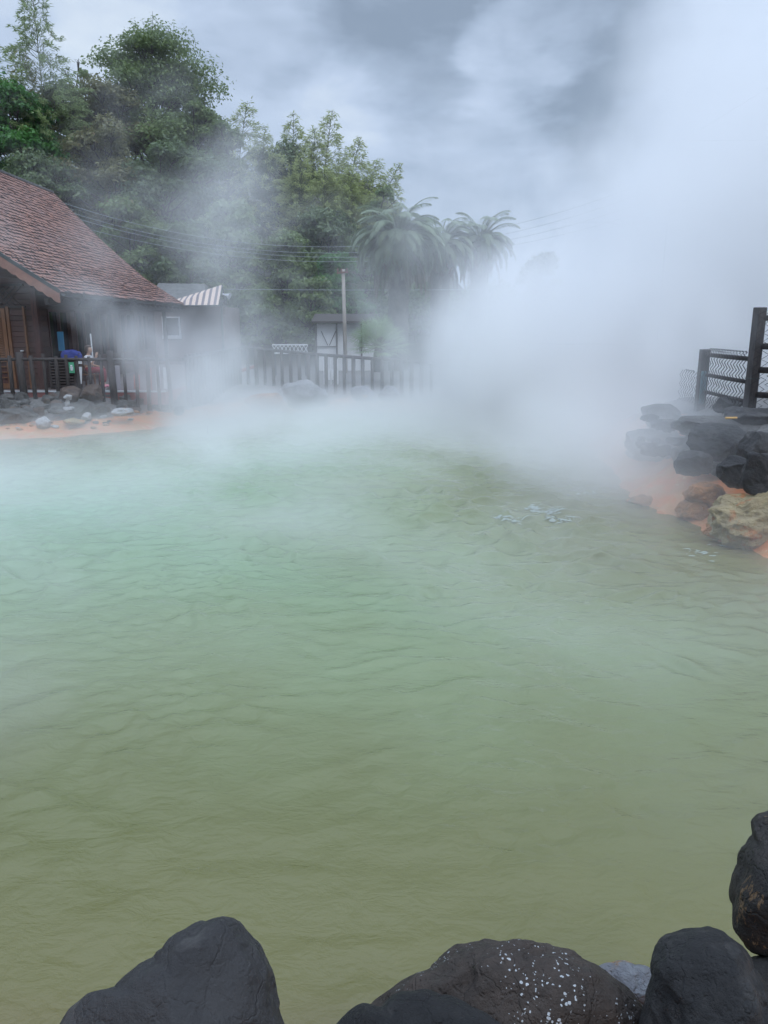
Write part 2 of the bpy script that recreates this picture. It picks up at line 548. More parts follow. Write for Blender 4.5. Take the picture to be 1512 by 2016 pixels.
# ------------------------------------------------------------------ water
wx = axis([(-16.5, -9, .16), (-9, 6.5, .04)])
wy = np.concatenate([np.arange(1.6, 9, .032), np.arange(9, 14, .045), np.arange(14, 24.01, .09)])
WX, WY = np.meshgrid(wx, wy)
wxy = np.c_[WX.ravel(), WY.ravel()]
_wr = np.random.RandomState(21)
_NW = 56
_wl = .13 * (.62 / .13) ** _wr.rand(_NW)
_wth = R(-102) + _wr.normal(size=_NW) * R(36)
_wph = _wr.rand(_NW) * 6.283
_wk = 2 * math.pi / _wl
_wa = _wl ** .95
_wa *= .40 / math.sqrt(np.sum((_wa * _wk) ** 2) / 2)
def wave3(xy, chop=0.0):
    P3 = np.c_[xy, np.zeros(len(xy))]
    w1_ = fbm(P3 * .5 + 3, 3); w2_ = fbm(P3 * .5 + 31, 3)
    qx, qy = xy[:, 0] + .45 * w1_, xy[:, 1] + .45 * w2_
    patch = .25 + 1.05 * sstep(-.5, .6, fbm(P3 * .33 + 70, 3))
    patch2 = .25 + 1.1 * sstep(-.5, .6, fbm(P3 * .8 + 90, 3))
    h = np.zeros(len(xy)); ox = np.zeros(len(xy)); oy = np.zeros(len(xy))
    for i in range(_NW):
        kx, ky = math.cos(_wth[i]), math.sin(_wth[i])
        ph_ = _wk[i] * (kx * qx + ky * qy) + _wph[i]
        am = _wa[i] * (patch if _wl[i] > .33 else patch2)
        h += am * np.sin(ph_)
        c_ = am * np.cos(ph_) * chop
        ox += kx * c_; oy += ky * c_
    return ox, oy, h
def waves(xy):
    return wave3(xy)[2]
wsh = shore(wxy)
_ox, _oy, wh = wave3(wxy, .75)
_att = (.25 + .75 * sstep(.2, -1.4, wsh)) * (.40 + .60 * sstep(3.0, 9.5, wxy[:, 1]))
wh = wh * _att
wxd = np.c_[wxy[:, 0] + _ox * _att, wxy[:, 1] + _oy * _att]
nx, ny = len(wx), len(wy)
ii = (np.arange(ny - 1)[:, None] * nx + np.arange(nx - 1)[None, :]).ravel()
WF = np.c_[ii, ii + 1, ii + nx + 1, ii + nx]
keep = (wsh[WF] < .6).any(1)
WF = WF[keep]
used, inv = np.unique(WF, return_inverse=True)
m, nt, p = newmat('water')
sh = E(nt, nt.n('ShaderNodeAttribute', attribute_name='shore').outputs['Fac'])
pos = worldpos(nt)
n1 = nt.noise(pos, .35, 4, .55)
n2 = nt.noise(pos, 1.3, 5, .6, .4)
d = (0.0 - sh) + ((n1 - .5) * 2.8 + (n2 - .5) * .9) * nt.mapr(sh, -.2, -2.5)
ramp = nt.n('ShaderNodeValToRGB')
nt.set(ramp.inputs[0], d / 9.0)
cr = ramp.color_ramp
cr.elements[0].position = 0; cr.elements[0].color = (.145, .115, .046, 1)
cr.elements[1].position = 1; cr.elements[1].color = (.200, .330, .205, 1)
for ps, cc in ((.04, (.140, .130, .047)), (.16, (.136, .142, .054)), (.38, (.182, .225, .112)), (.70, (.205, .295, .175))):
    e = cr.elements.new(ps); e.color = (*cc, 1)
nt.set(p.inputs['Base Color'], ramp.outputs[0])
p.inputs['Roughness'].default_value = .07
p.inputs['IOR'].default_value = 1.42
sv = nt.vmath('MULTIPLY', pos, (1.0, 1.7, 1.0))
bump(nt, p, nt.noise(sv, 5.5, 5, .55, .6) + nt.noise(sv, 16, 3, .5) * .25, .30, .06)
M['water'] = m
g = mesh_np('water', np.c_[wxd, wh][used], inv.reshape(WF.shape), M['water'], attrs={'shore': wsh[used]}, smooth=True)
tag(g, kind='structure')

# foam flakes drifting on the water
rng = np.random.RandomState(5)
FV, FF = [], []
def flake(x, y, rx, ry):
    k = 10
    b = len(FV)
    a0 = rng.rand() * 6.28
    zc = float(waves(np.array([[x, y]]))[0]) + .018
    rr = .25 + .95 * rng.rand(k)
    for t in range(k):
        a = a0 + 6.283 * t / k
        px, py = x + rx * rr[t] * math.cos(a), y + ry * rr[t] * math.sin(a)
        FV.append((px, py, float(waves(np.array([[px, py]]))[0]) + .012))
    FV.append((x, y, zc))
    for t in range(k):
        FF.append((b + t, b + (t + 1) % k, b + k))
for (u, v, su, sv_, n) in ((1075, 1005, 30, 7, 60), (1010, 1022, 24, 5, 34), (1105, 1022, 24, 6, 40), (1150, 968, 30, 8, 18), (1280, 985, 26, 8, 16), (1385, 1085, 24, 14, 14), (1290, 1000, 16, 5, 8), (1050, 1000, 10, 3, 20)):
    for _ in range(int(n * 1.6)):
        q = atz(u + rng.normal() * su * .6, v + rng.normal() * sv_ * .6, .01)
        s = .006 + .020 * rng.rand() ** 2.2
        flake(q.x, q.y, s * 2.4, s * .8)
g = mesh_np('foam', FV, FF, M['foam'])
tag(g, 'white foam flakes drifting on the green water by the right bank', 'foam', kind='stuff')

# ------------------------------------------------------------------ rocks
_ico = {}
def ico(n):
    if n not in _ico:
        bm = bmesh.new()
        bmesh.ops.create_icosphere(bm, subdivisions=n, radius=1)
        bm.verts.ensure_lookup_table()
        V = np.array([v.co[:] for v in bm.verts]); F = np.array([[q.index for q in f.verts] for f in bm.faces])
        bm.free()
        _ico[n] = (V, F)
    return _ico[n]
def rock_shape(seed, n=4, facets=9, rough=.12, block=.35, fine=1.0):
    V, F = ico(n)
    r = np.random.RandomState(seed)
    p = V / (np.max(np.abs(V), 1)[:, None] ** block)
    for _ in range(facets):
        nn = r.normal(size=3); nn /= np.linalg.norm(nn)
        dd = .62 + .32 * r.rand()
        ex = np.maximum(0, p @ nn - dd)
        p = p - ex[:, None] * nn * .9
    off = r.rand(3) * 40
    dsp = fbm(V * 1.5 + off, 3) * rough + fbm(V * 5 + off, 4, .55) * rough * .35 * fine
    return p * (1 + dsp)[:, None], F
def hit(u, v, y0=5.0, y1=32.0):
    d = ray(u, v)
    ys = np.linspace(y0, y1, 700)
    z = EYE.z + d.z / d.y * ys
    g_ = ground_h(np.c_[d.x / d.y * ys, ys])
    k = np.nonzero(z < np.maximum(g_, 0.0))[0]
    return float(ys[k[0]]) if len(k) else y1
NR = [0]
def rock(name, c, size, mt, label, group=None, seed=None, n=4, facets=9, rough=.14, rz=None, block=.35, cat='rock'):
    NR[0] += 1
    seed = seed if seed is not None else NR[0] * 13 + 1
    P, F = rock_shape(seed, n, facets, rough, block)
    r = np.random.RandomState(seed + 5)
    a = r.rand() * 6.28 if rz is None else rz
    Rm = np.array([[math.cos(a), -math.sin(a), 0], [math.sin(a), math.cos(a), 0], [0, 0, 1]])
    ext = np.max(np.abs(P @ Rm.T), 0)
    P = (P @ Rm.T) / ext * np.array(size) / 2
    o = mesh_np(name, P, F, mt, smooth=True)
    o.location = c
    return tag(o, label, cat, group)
def rockpx(name, u0, u1, v0, v1, Y, mt, label, group=None, depth=None, **kw):
    a, b = at(u0, (v0 + v1) / 2, Y), at(u1, (v0 + v1) / 2, Y)
    t, q = at((u0 + u1) / 2, v0, Y), at((u0 + u1) / 2, v1, Y)
    w, h = b.x - a.x, t.z - q.z
    return rock(name, ((a.x + b.x) / 2, Y, (t.z + q.z) / 2), (w * 1.06, depth or w, h * 1.08), mt, label, group, **kw)

def outline_rock(name, pts, c, Y, depth, mt, label, seed, rough=.05, power=.8, facets=7, n=6, dimple=.03):
    """a boulder whose outline across the line of sight follows the traced shape; depth runs along the line of sight"""
    V, F = ico(n)
    d = ray(*c).normalized()
    right = Vector((1, 0, 0))
    right = (right - d * right.dot(d)).normalized()
    up = right.cross(d).normalized()
    cen = at(c[0], c[1], Y)
    dist = (cen - EYE).length
    ang, rad = [], []
    for (u, v) in pts:
        e_ = ray(u, v)
        q = EYE + e_ * (dist / e_.dot(d)) - cen
        a, b = q.dot(right), q.dot(up)
        ang.append(math.atan2(b, a)); rad.append(math.hypot(a, b))
    o_ = np.argsort(ang); ang = np.array(ang)[o_]; rad = np.array(rad)[o_]
    A = np.concatenate([ang - 2 * math.pi, ang, ang + 2 * math.pi]); Rr = np.concatenate([rad, rad, rad])
    th = np.arctan2(V[:, 1], V[:, 0])
    rho = np.hypot(V[:, 0], V[:, 1])
    RR = np.interp(th, A, Rr)
    # soften towards the middle so that the outline's notches do not run to the centre
    mean = rad.mean()
    k = np.clip(rho, 0, 1) ** 3
    RR = RR * k + np.minimum(RR, mean) * (1 - k) * .97
    rr = RR * rho ** power
    r = np.random.RandomState(seed)
    z = V[:, 2]
    zc = np.sign(z) * np.abs(z) ** .85
    P = np.c_[rr * np.cos(th), rr * np.sin(th), zc * depth / 2]
    for _ in range(facets):
        nn = r.normal(size=3); nn[:2] *= .75; nn[2] = abs(nn[2]) + .2; nn /= np.linalg.norm(nn)
        pr = P @ nn
        lim = pr.max() * (.72 + .2 * r.rand())
        ex = np.maximum(0, pr - lim)
        P = P - ex[:, None] * nn * .8 * np.clip(1.25 - rho, 0, 1)[:, None] / 1.25
    off = r.rand(3) * 30
    nrm = V / np.linalg.norm(V, axis=1)[:, None]
    disp = fbm(P * 4.5 + off, 4, .5) * rough * .55 + fbm(P * 15 + off, 4, .5) * dimple * .33
    disp = disp + (.16 - np.abs(fbm(P * 3.4 + off + 5, 3))) * rough * .9
    pit = np.minimum(0, fbm(P * 9 + off + 11, 2) + .28) * dimple * 1.6
    P = P + nrm * (disp - .02 + pit)[:, None] * mean * 1.6
    W = P[:, :1] * np.array(right) + P[:, 1:2] * np.array(up) - P[:, 2:3] * np.array(d)
    o = mesh_np(name, W, F, mt, smooth=True)
    o.location = cen
    return tag(o, label, 'boulder')

# the rim of boulders at the photographer's feet
outline_rock('boulder', [(100, 2030), (130, 1985), (165, 1952), (215, 1944), (240, 1915), (300, 1880), (350, 1832), (385, 1815), (440, 1803), (472, 1815), (500, 1850),
    (535, 1890), (555, 1950), (570, 2000), (590, 2060), (520, 2200), (350, 2230), (180, 2180), (90, 2090)], (370, 1975), 1.62, .62, M['basalt'],
    'big smooth charcoal boulder with a slanting shoulder, leftmost on the near rim', 11, facets=5, dimple=.035)
outline_rock('boulder', [(710, 1995), (760, 1950), (840, 1905), (880, 1872), (940, 1850), (985, 1843), (1045, 1847), (1090, 1862), (1150, 1890), (1210, 1925),
    (1255, 1960), (1285, 2010), (1260, 2110), (1100, 2180), (900, 2180), (760, 2120), (700, 2050)], (1000, 1975), 1.72, .55, M['brown_rock'],
    'rounded brown boulder speckled with white flecks', 12, facets=2, power=.72, dimple=.05)
outline_rock('boulder', [(645, 2020), (680, 1985), (715, 1972), (745, 1980), (768, 1952), (810, 1944), (870, 1955), (930, 1980), (980, 2008), (1025, 2045), (990, 2120),
    (850, 2170), (700, 2140), (640, 2070)], (835, 2050), 1.42, .32, M['basalt_dark'],
    'low blackish rock in front of the speckled brown boulder', 13)
outline_rock('boulder', [(1265, 1965), (1280, 1920), (1284, 1875), (1300, 1846), (1340, 1832), (1380, 1827), (1430, 1838), (1462, 1860), (1485, 1905), (1520, 1950),
    (1560, 2030), (1540, 2150), (1400, 2200), (1300, 2150), (1262, 2050)], (1405, 1975), 1.55, .5, M['basalt_dark'],
    'dark grey boulder with a flat rounded top, right of the brown one', 14, dimple=.055, rough=.07)
outline_rock('boulder', [(1437, 1745), (1450, 1700), (1462, 1660), (1480, 1640), (1477, 1615), (1490, 1597), (1520, 1582), (1580, 1590), (1640, 1650), (1660, 1760),
    (1620, 1870), (1540, 1900), (1480, 1875), (1448, 1832), (1440, 1780)], (1545, 1745), 1.85, .55, M['streak_rock'],
    'tall dark boulder with tan streaks, cut by the right edge of the view', 15, rough=.08, dimple=.05)
outline_rock('boulder', [(1172, 1902), (1205, 1893), (1250, 1898), (1290, 1912), (1310, 1960), (1240, 2010), (1170, 1970)], (1238, 1945), 1.98, .2, M['crusted_rock'],
    'small pale rock with orange rim wedged behind the speckled boulder', 16)
outline_rock('boulder', [(1465, 1890), (1500, 1878), (1560, 1885), (1610, 1960), (1540, 2030), (1475, 1960)], (1525, 1940), 1.74, .3, M['basalt'],
    'grey rock wedged between the two boulders at the right corner', 17)

# left bank: named stones
rockpx('boulder', 119, 160, 761, 794, 19.95, M['lava_brown'], 'round brown boulder beside its twin below the wooden fence', cat='boulder', seed=31)
rockpx('boulder', 154, 199, 757, 791, 20.0, M['lava_brown'], 'brown boulder with a slanting top below the seated person', cat='boulder', seed=44)
rockpx('boulder', 4, 27, 786, 814, 19.0, M['lava'], 'upright round grey boulder at the left end of the bank', cat='boulder', seed=52)
rockpx('boulder', 138, 198, 790, 819, 19.35, M['lava'], 'broad grey slab under the two brown boulders', cat='boulder', seed=61, depth=1.0)
rockpx('boulder', 72, 103, 820, 846, 18.0, M['white_rock'], 'bright white rock at the edge of the water', cat='boulder', seed=72)
rockpx('boulder', -20, 76, 804, 832, 18.5, M['lava'], 'low dark slab left of the bright white rock', cat='boulder', seed=75, depth=1.1)
rockpx('boulder', 126, 166, 824, 838, 18.4, M['cream_rock'], 'flat cream rock right of the bright white rock', cat='boulder', seed=77, depth=.6)
rockpx('boulder', 222, 268, 803, 820, 19.05, M['white_rock'], 'long white crusted rock on the orange bank', cat='boulder', seed=84, depth=.6)
rockpx('boulder', 160, 178, 812, 826, 18.75, M['white_rock'], 'little white rock under the broad grey slab', cat='boulder', seed=86)
rockpx('boulder', 342, 366, 800, 818, 19.6, M['lava'], 'dark lump at the steamy end of the left bank', cat='boulder', seed=88)
g = at(133, 800, 18.85)
rockpx('boulder', 104, 148, 805, 815, 18.85, M['lava'], 'flat dark slab carrying the little stone stack', cat='boulder', seed=91, depth=.5)
rockpx('stone', 124, 147, 800, 808, 18.85, M['white_rock'], 'wide white stone at the bottom of the little stack', group=None, cat='stone', seed=92)
rockpx('stone', 127, 137, 786, 802, 18.85, M['white_rock'], 'upright white stone in the middle of the little stack', cat='stone', seed=93)
rockpx('stone', 126, 143, 777, 788, 18.85, M['white_rock'], 'white capstone on top of the little stack', cat='stone', seed=94)
r = random.Random(4)
for k in range(120):                                    # rubble of the left bank
    u = r.uniform(-30, 125) if k < 62 else r.uniform(185, 372)
    v = r.uniform(779, 815) if k < 62 else r.uniform(772, 806)
    Y = hit(u, v + 4, 16)
    w = r.uniform(12, 27)
    h = w * r.uniform(.5, .85)
    mt = M['lava'] if r.random() < .82 else M['lava_brown']
    rockpx('lava_rock', u - w / 2, u + w / 2, v - h / 2, v + h / 2, Y, mt, 'rough dark lava rock heaped with others along the left bank', 'dark lava rocks heaped along the left bank', n=3, rough=.2)

for k in range(26):
    u = r.uniform(-10, 330)
    v = r.uniform(822, 856) - max(0, u - 90) * .10
    w = r.uniform(6, 17)
    mt = r.choice([M['orange_rock'], M['orange_rock'], M['white_rock'], M['cream_rock'], M['lava_brown']])
    rockpx('crusted_stone', u - w / 2, u + w / 2, v - w * .22, v + w * .22, hit(u, v + 1, 14), mt, 'small mineral crusted stone on the orange strip along the left waterline', 'small crusted stones on the orange strip', n=3, rough=.2, cat='stone')
# far shore
rockpx('boulder', 558, 650, 748, 806, 23.3, M['steam_paled_rock'], 'large pale boulder in the steam below the far fence', cat='boulder', seed=101, depth=1.4)
rockpx('boulder', 692, 738, 760, 790, 23.3, M['crusted_rock'], 'orange crusted boulder with a white top, left of its pair below the fan palm', cat='boulder', seed=102)
rockpx('boulder', 742, 786, 759, 788, 23.3, M['crusted_rock'], 'orange crusted boulder with a white top, right of its pair below the fan palm', cat='boulder', seed=103)
rockpx('boulder', 480, 556, 772, 806, 22.8, M['orange_rock'], 'low orange rock left of the large pale boulder on the far shore', cat='boulder', seed=104)

# right bank
rockpx('boulder', 1350, 1474, 838, 906, 10.6, M['basalt_dark'], 'largest dark boulder of the right bank under the flat slab', cat='boulder', seed=111, n=5)
rockpx('boulder', 1452, 1516, 848, 908, 9.9, M['basalt'], 'angular grey boulder right of the largest dark one', cat='boulder', seed=112, n=5)
rockpx('boulder', 1232, 1318, 846, 908, 12.6, M['lava'], 'blocky boulder fading into the steam on the right bank', cat='boulder', seed=113, n=5)
rockpx('boulder', 1330, 1500, 818, 872, 11.3, M['lava'], 'long flat slab carrying the yellow stick', cat='boulder', seed=114, depth=1.1, n=5, rz=0)
rockpx('boulder', 1222, 1500, 836, 940, 13.0, M['lava'], 'long dark ledge of rock behind the piled boulders of the right bank', cat='boulder', seed=126, depth=2.4, n=5, rough=.2, rz=0)
rockpx('boulder', 1330, 1402, 888, 940, 10.4, M['basalt'], 'middling boulder below left of the largest dark one', cat='boulder', seed=115, n=5)
rockpx('boulder', 1404, 1484, 900, 962, 9.5, M['basalt'], 'grey boulder just above the cream crusted rock', cat='boulder', seed=116, n=5)
rockpx('boulder', 1462, 1540, 884, 972, 9.0, M['basalt'], 'upright grey boulder at the right edge above the cream rock', cat='boulder', seed=117, n=5)
rockpx('boulder', 1262, 1345, 796, 842, 13.3, M['lava'], 'dim boulder at the steamy end of the right bank', cat='boulder', seed=118)
rockpx('boulder', 1404, 1462, 782, 814, 12.2, M['basalt'], 'dark boulder at the foot of the low mesh fence', cat='boulder', seed=119)
rockpx('boulder', 1430, 1520, 800, 836, 11.2, M['basalt'], 'dark rock round the foot of the tall post', cat='boulder', seed=120)
rockpx('boulder', 1326, 1408, 982, 1024, 9.9, M['orange_rock'], 'round orange brown lump at the waterline of the right bank', cat='boulder', seed=121, n=5)
rockpx('boulder', 1392, 1590, 972, 1086, 8.75, M['cream_rock'], 'big cream crusted boulder on the orange flow', cat='boulder', seed=122, n=6, rough=.22, depth=.9, facets=14, block=.15)
rockpx('boulder', 1340, 1432, 950, 996, 9.9, M['orange_rock'], 'orange stained rock behind the round lump', cat='boulder', seed=123, n=5)
rockpx('boulder', 1230, 1300, 975, 1005, 10.9, M['orange_rock'], 'flat orange rock awash at the tip of the right bank', cat='boulder', seed=124)
for k in range(110):
    u = r.uniform(1232, 1530)
    v = r.uniform(822, 962)
    if v > 872 + (u - 1215) * .30 or (v < 850 and u > 1380):
        continue
    Y = float(np.interp(v, [822, 968], [11.3, 9.2])) + (1512 - u) / 300 * 1.7
    w = r.uniform(16, 46)
    h = w * r.uniform(.5, .85)
    mt = r.choice([M['lava'], M['basalt'], M['basalt'], M['basalt_dark']])
    rockpx('lava_rock', u - w / 2, u + w / 2, v - h / 2, v + h / 2, Y, mt, 'dark broken rock piled with others on the right bank', 'dark broken rocks piled on the right bank', n=4, rough=.2)
for k in range(24):
    u = r.uniform(1440, 1512); v = r.uniform(936, 972)
    w = r.uniform(4, 11)
    rockpx('rubble_stone', u - w / 2, u + w / 2, v - w * .35, v + w * .35, hit(u, v + 2), r.choice([M['white_rock'], M['lava'], M['cream_rock']]), 'small loose stone above the cream boulder',
           'small loose stones above the cream boulder', n=3, cat='stone')
q = at(1440, 823, 10.75)
mb = MB().tube([q + Vector((-.085, 0, 0)), q + Vector((.085, .02, 0))], .016, 10)
tag(mb.build('bamboo_stick', M['yellow'], bevel=.003), 'short yellow stick lying on the long flat slab', 'stick')

# ------------------------------------------------------------------ terrace and left fences
t = tag(MB().box(-30, -5.9, 20.95, 36, .40, .735).build('terrace', M['red_paint'], bevel=.01), kind='structure')
tag(MB().box(-30, -5.9, 20.93, 21.03, .735, .775).build('terrace_edge', M['white_paint'], bevel=.006), kind='structure')
tag(MB().box(-30, -5.92, 21.034, 36, .735, .742).build('terrace_paving', simple('terrace_paving', (.16, .13, .125), (.11, .09, .088), 3, .8, .2, 20)), kind='structure')

fm = M['wood_fence']
rails = empty('wooden_fence', (-8, 20.5, .6), 'dark wooden post and rail fence in front of the chalet terrace', 'fence')
def fence_post(x, y, z0, z1, w, par, mt=None, lean=0):
    mb = MB()
    mb.tube([(0, 0, z0), (lean * .5, 0, (z0 + z1) / 2), (lean, 0, z1 - .01), (lean, 0, z1)], [w / 2 * 1.05, w / 2, w / 2, w / 2 * .82], 10)
    o = mb.build('post', mt or fm, par)
    o.location = (x - par.location.x, y - par.location.y, -par.location.z)
    return o
r2 = random.Random(9)
x = -11.6
k = 0
while x < -5.35:
    big = (k % 8 == 7)
    fence_post(x, 20.5 + r2.uniform(-.02, .02), .30, 1.735 + r2.uniform(-.03, .05) + (.10 if big else 0), (.19 if big else r2.uniform(.085, .115)), rails, lean=r2.uniform(-.045, .045))
    x += .298
    k += 1
o = MB().tube([(-12, 20.5, 1.62), (-8.6, 20.5, 1.63), (-5.3, 20.5, 1.62)], .042, 10).build('rail', fm, rails)
o.location = -rails.location

far = empty('wooden_fence', (-2, 24.6, .6), 'dark wooden fence standing in the steam on the far shore', 'fence')
pts = [(470, 682), (500, 684), (600, 694), (720, 703), (850, 712)]
ys = [25.8, 25.6, 25.0, 24.3, 23.8]
Pf = [at(u, v, Y) for (u, v), Y in zip(pts, ys)]
o = MB().tube([(q.x, q.y, q.z - .03) for q in Pf], .05, 10).build('rail', M['wood_fence'], far)
o.location = -far.location
L = [(Pf[i + 1] - Pf[i]).length for i in range(len(Pf) - 1)]
tot = sum(L)
n = int(tot / .30)
for i in range(n + 1):
    s = tot * i / n
    j = 0
    while j < len(L) - 1 and s > L[j]:
        s -= L[j]; j += 1
    q = Pf[j].lerp(Pf[j + 1], min(1, s / L[j]))
    fence_post(q.x, q.y, .2, q.z - .02 + r2.uniform(-.03, .04), r2.uniform(.10, .13), far)
side = empty('wooden_fence', (-5.3, 23, .6), 'short run of dark wooden fence hidden in the thick steam left of the far shore', 'fence')
o = MB().tube([(-5.3, 20.6, 1.62), (-5.0, 23.2, 1.72), (Pf[0].x - .1, Pf[0].y, Pf[0].z - .03)], .045, 10).build('rail', fm, side)
o.location = -side.location
for i in range(1, 17):
    s = i / 17
    fence_post(-5.3 + (Pf[0].x + 5.3) * s, 20.6 + (Pf[0].y - 20.6) * s, .3, 1.74 + .05 * s, .11, side)

# ------------------------------------------------------------------ chalet
EX, EZ, NY, FY = -8.55, 3.34, 21.0, 34.0
PROF = [(0, 0), (1.6, 1.12), (3.2, 2.56), (5.25, 4.56)]
def prof(s):
    """point on the roof slope at run s (0 eave .. 1 ridge), smooth flare"""
    xs = np.array([q[0] for q in PROF]); zs = np.array([q[1] for q in PROF])
    x_ = s * 5.25
    z_ = np.interp(x_, xs, zs)
    z_ -= .10 * math.sin(math.pi * s)
    return x_, z_
house = empty('chalet', (-13.8, 27, .74), 'brown wooden chalet with a steep reddish shingle roof beside the pool', 'house')
def part(mb, name, mt, par=house, bevel=0, **kw):
    o = mb.build(name, mt, par, bevel, **kw)
    if par is house:
        o.location = -house.location
    return o
# roof: deck + shingles
RX = EX - 5.25
NSEG = 24
mb = MB()
for side_ in (1, -1):
    for i in range(NSEG):
        (x0, z0), (x1, z1) = prof(i / NSEG), prof((i + 1) / NSEG)
        X0, X1 = (EX - x0, EX - x1) if side_ == 1 else (RX - 5.25 + x0, RX - 5.25 + x1)
        lo = [(X0, NY, EZ + z0 - .10), (X1, NY, EZ + z1 - .10), (X1, FY, EZ + z1 - .10), (X0, FY, EZ + z0 - .10)]
        hi = [(a, b, c + .09) for a, b, c in lo]
        if side_ == -1:
            lo, hi = lo[::-1], hi[::-1]
        mb.hexa(lo, hi)
m, nt, p = newmat('shingle')
f = E(nt, nt.n('ShaderNodeAttribute', attribute_name='rnd').outputs['Fac'])
pos = worldpos(nt)
nn_ = nt.noise(pos, 1.2, 5, .6)
nz_ = nt.noise(nt.vmath('MULTIPLY', pos, (4, 14, 4)), 3, 4, .6)
cc = nt.mix(f, (.185, .080, .056), (.325, .160, .115))
cc = nt.mix(nt.mapr(nn_, .38, .72, 0, .55), cc, (.25, .15, .135))
cc = nt.mix(nt.mapr(nz_, .56, .74, 0, .6), cc, (.11, .055, .048))
cc = nt.mix(nt.mapr(f, -.5, -.9), cc, (.035, .018, .016))  # lower edges take a near-black tone that paints shade lines between shingle rows
nt.set(p.inputs['Base Color'], cc)
p.inputs['Roughness'].default_value = .62
bump(nt, p, nz_, .3, .01)
M['shingle'] = m
roof = part(mb, 'roof', M['wood_dark'])
rs = np.random.RandomState(2)
mb = MB(); rn = []
# arc length table of the slope
ss = np.linspace(0, 1, 200)
pp = np.array([prof(s) for s in ss])
arc = np.concatenate([[0], np.cumsum(np.hypot(*np.diff(pp, axis=0).T))])
rows = 39
dl = arc[-1] / rows
for row in range(rows):
    a0 = row * dl - .03
    s0 = np.interp(a0, arc, ss); s1 = np.interp(a0 + dl * 1.35, arc, ss)
    (x0, z0), (x1, z1) = prof(s0), prof(s1)
    if row == 0:
        x0 -= .05; z0 -= .03
    y = NY - .02 + (row % 2) * .13 - .13
    while y < FY:
        wd = .26 + rs.uniform(-.03, .03)
        ya, yb = max(y, NY - .03), min(y + wd - .012, FY + .02)
        if yb - ya > .05:
            lift = .040 + rs.uniform(0, .03)
            ym = (ya + yb) / 2
            j0 = rs.uniform(-.03, .03)
            px = x0 - j0
            zt = EZ + z0 + lift - j0 * .8
            tip = rs.uniform(.01, .085)
            A = [(EX - px - tip, ya, zt + tip * .8), (EX - px, ym, zt), (EX - px - tip, yb, zt + tip * .8)]
            B = [(EX - x1, yb, EZ + z1 + .012), (EX - x1, ya, EZ + z1 + .012)]
            top = A + B
            bot = [(a, b, c - .034) for a, b, c in top]
            V = top + bot
            mb.add(V, [(0, 1, 2, 3, 4), (9, 8, 7, 6, 5), (0, 5, 6, 1), (1, 6, 7, 2), (2, 7, 8, 3), (3, 8, 9, 4), (4, 9, 5, 0)])
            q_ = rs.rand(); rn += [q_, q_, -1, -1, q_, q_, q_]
        y += wd
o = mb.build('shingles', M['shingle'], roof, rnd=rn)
# ridge cap and gutter
mb = MB().bar((RX, NY - .03, EZ + 4.50), (RX, FY + .03, EZ + 4.50), .30, .10)
mb.build('ridge_cap', M['roof_grey'], roof, .02)
gp = MB()
for i in range(24):
    (xa, za), (xb, zb) = prof(i / 24), prof((i + 1) / 24)
    gp.hexa([(EX - xa, FY + .021, EZ + za - .12), (EX - xb, FY + .021, EZ + zb - .12), (EX - xb, FY + .06, EZ + zb - .12), (EX - xa, FY + .06, EZ + za - .12)],
            [(EX - xa, FY + .021, EZ + za + .05), (EX - xb, FY + .021, EZ + zb + .05), (EX - xb, FY + .06, EZ + zb + .05), (EX - xa, FY + .06, EZ + za + .05)])
gp.build('verge_trim', M['barge'], roof)
mb = MB()
for i in range(8):
    a0, a1 = math.pi + math.pi * i / 8, math.pi + math.pi * (i + 1) / 8
    for rr in (.075,):
        q = [(EX + .09 + rr * math.cos(a), EZ - .03 + rr * math.sin(a)) for a in (a0, a1)]
        q2 = [(EX + .09 + (rr - .012) * math.cos(a), EZ - .03 + (rr - .012) * math.sin(a)) for a in (a0, a1)]
        mb.hexa([(q[0][0], NY + .1, q[0][1]), (q[1][0], NY + .1, q[1][1]), (q2[1][0], NY + .1, q2[1][1]), (q2[0][0], NY + .1, q2[0][1])],
                [(q[0][0], FY, q[0][1]), (q[1][0], FY, q[1][1]), (q2[1][0], FY, q2[1][1]), (q2[0][0], FY, q2[0][1])])
gut = part(mb, 'gutter', M['metal_dark'])
for y in (22.3, 24.6, 26.9, 29.2, 31.5):
    MB().bar((EX + .17, y, EZ - .14), (EX + .17, y, EZ + .05), .04, .05).build('bracket', M['metal_dark'], gut)
MB().tube([(EX + .09, 22.25, EZ - .11), (EX + .09, 22.25, EZ - .22), (EX + .02, 22.25, EZ - .30)], .035, 8).build('outlet_spout', M['metal_dark'], gut)
# barge boards with a scalloped lower edge
mb = MB()
for side_ in (1, -1):
    n = 96
    for i in range(n):
        s0, s1 = i / n, (i + 1) / n
        (x0, z0), (x1, z1) = prof(s0), prof(s1)
        def low(s):
            return .27 + .045 * abs(math.sin(s * math.pi * 24))
        X = lambda q: (EX + .04 - q) if side_ == 1 else (RX - 5.25 + q)
        lo = [(X(x0), NY - .07, EZ + z0 - low(s0)), (X(x1), NY - .07, EZ + z1 - low(s1)), (X(x1), NY - .03, EZ + z1 - low(s1)), (X(x0), NY - .03, EZ + z0 - low(s0))]
        hi = [(X(x0), NY - .07, EZ + z0 - .015), (X(x1), NY - .07, EZ + z1 - .015), (X(x1), NY - .03, EZ + z1 - .015), (X(x0), NY - .03, EZ + z0 - .015)]
        mb.hexa(lo, hi)
bb = part(mb, 'barge_board', M['barge'])
mb = MB()
for i in range(40):
    (x0, z0), (x1, z1) = prof(i / 40), prof((i + 1) / 40)
    mb.bar((EX + .05 - x0, NY - .05, EZ + z0 + .012), (EX + .05 - x1, NY - .05, EZ + z1 + .012), .09, .05, up=(0, 1, 0))
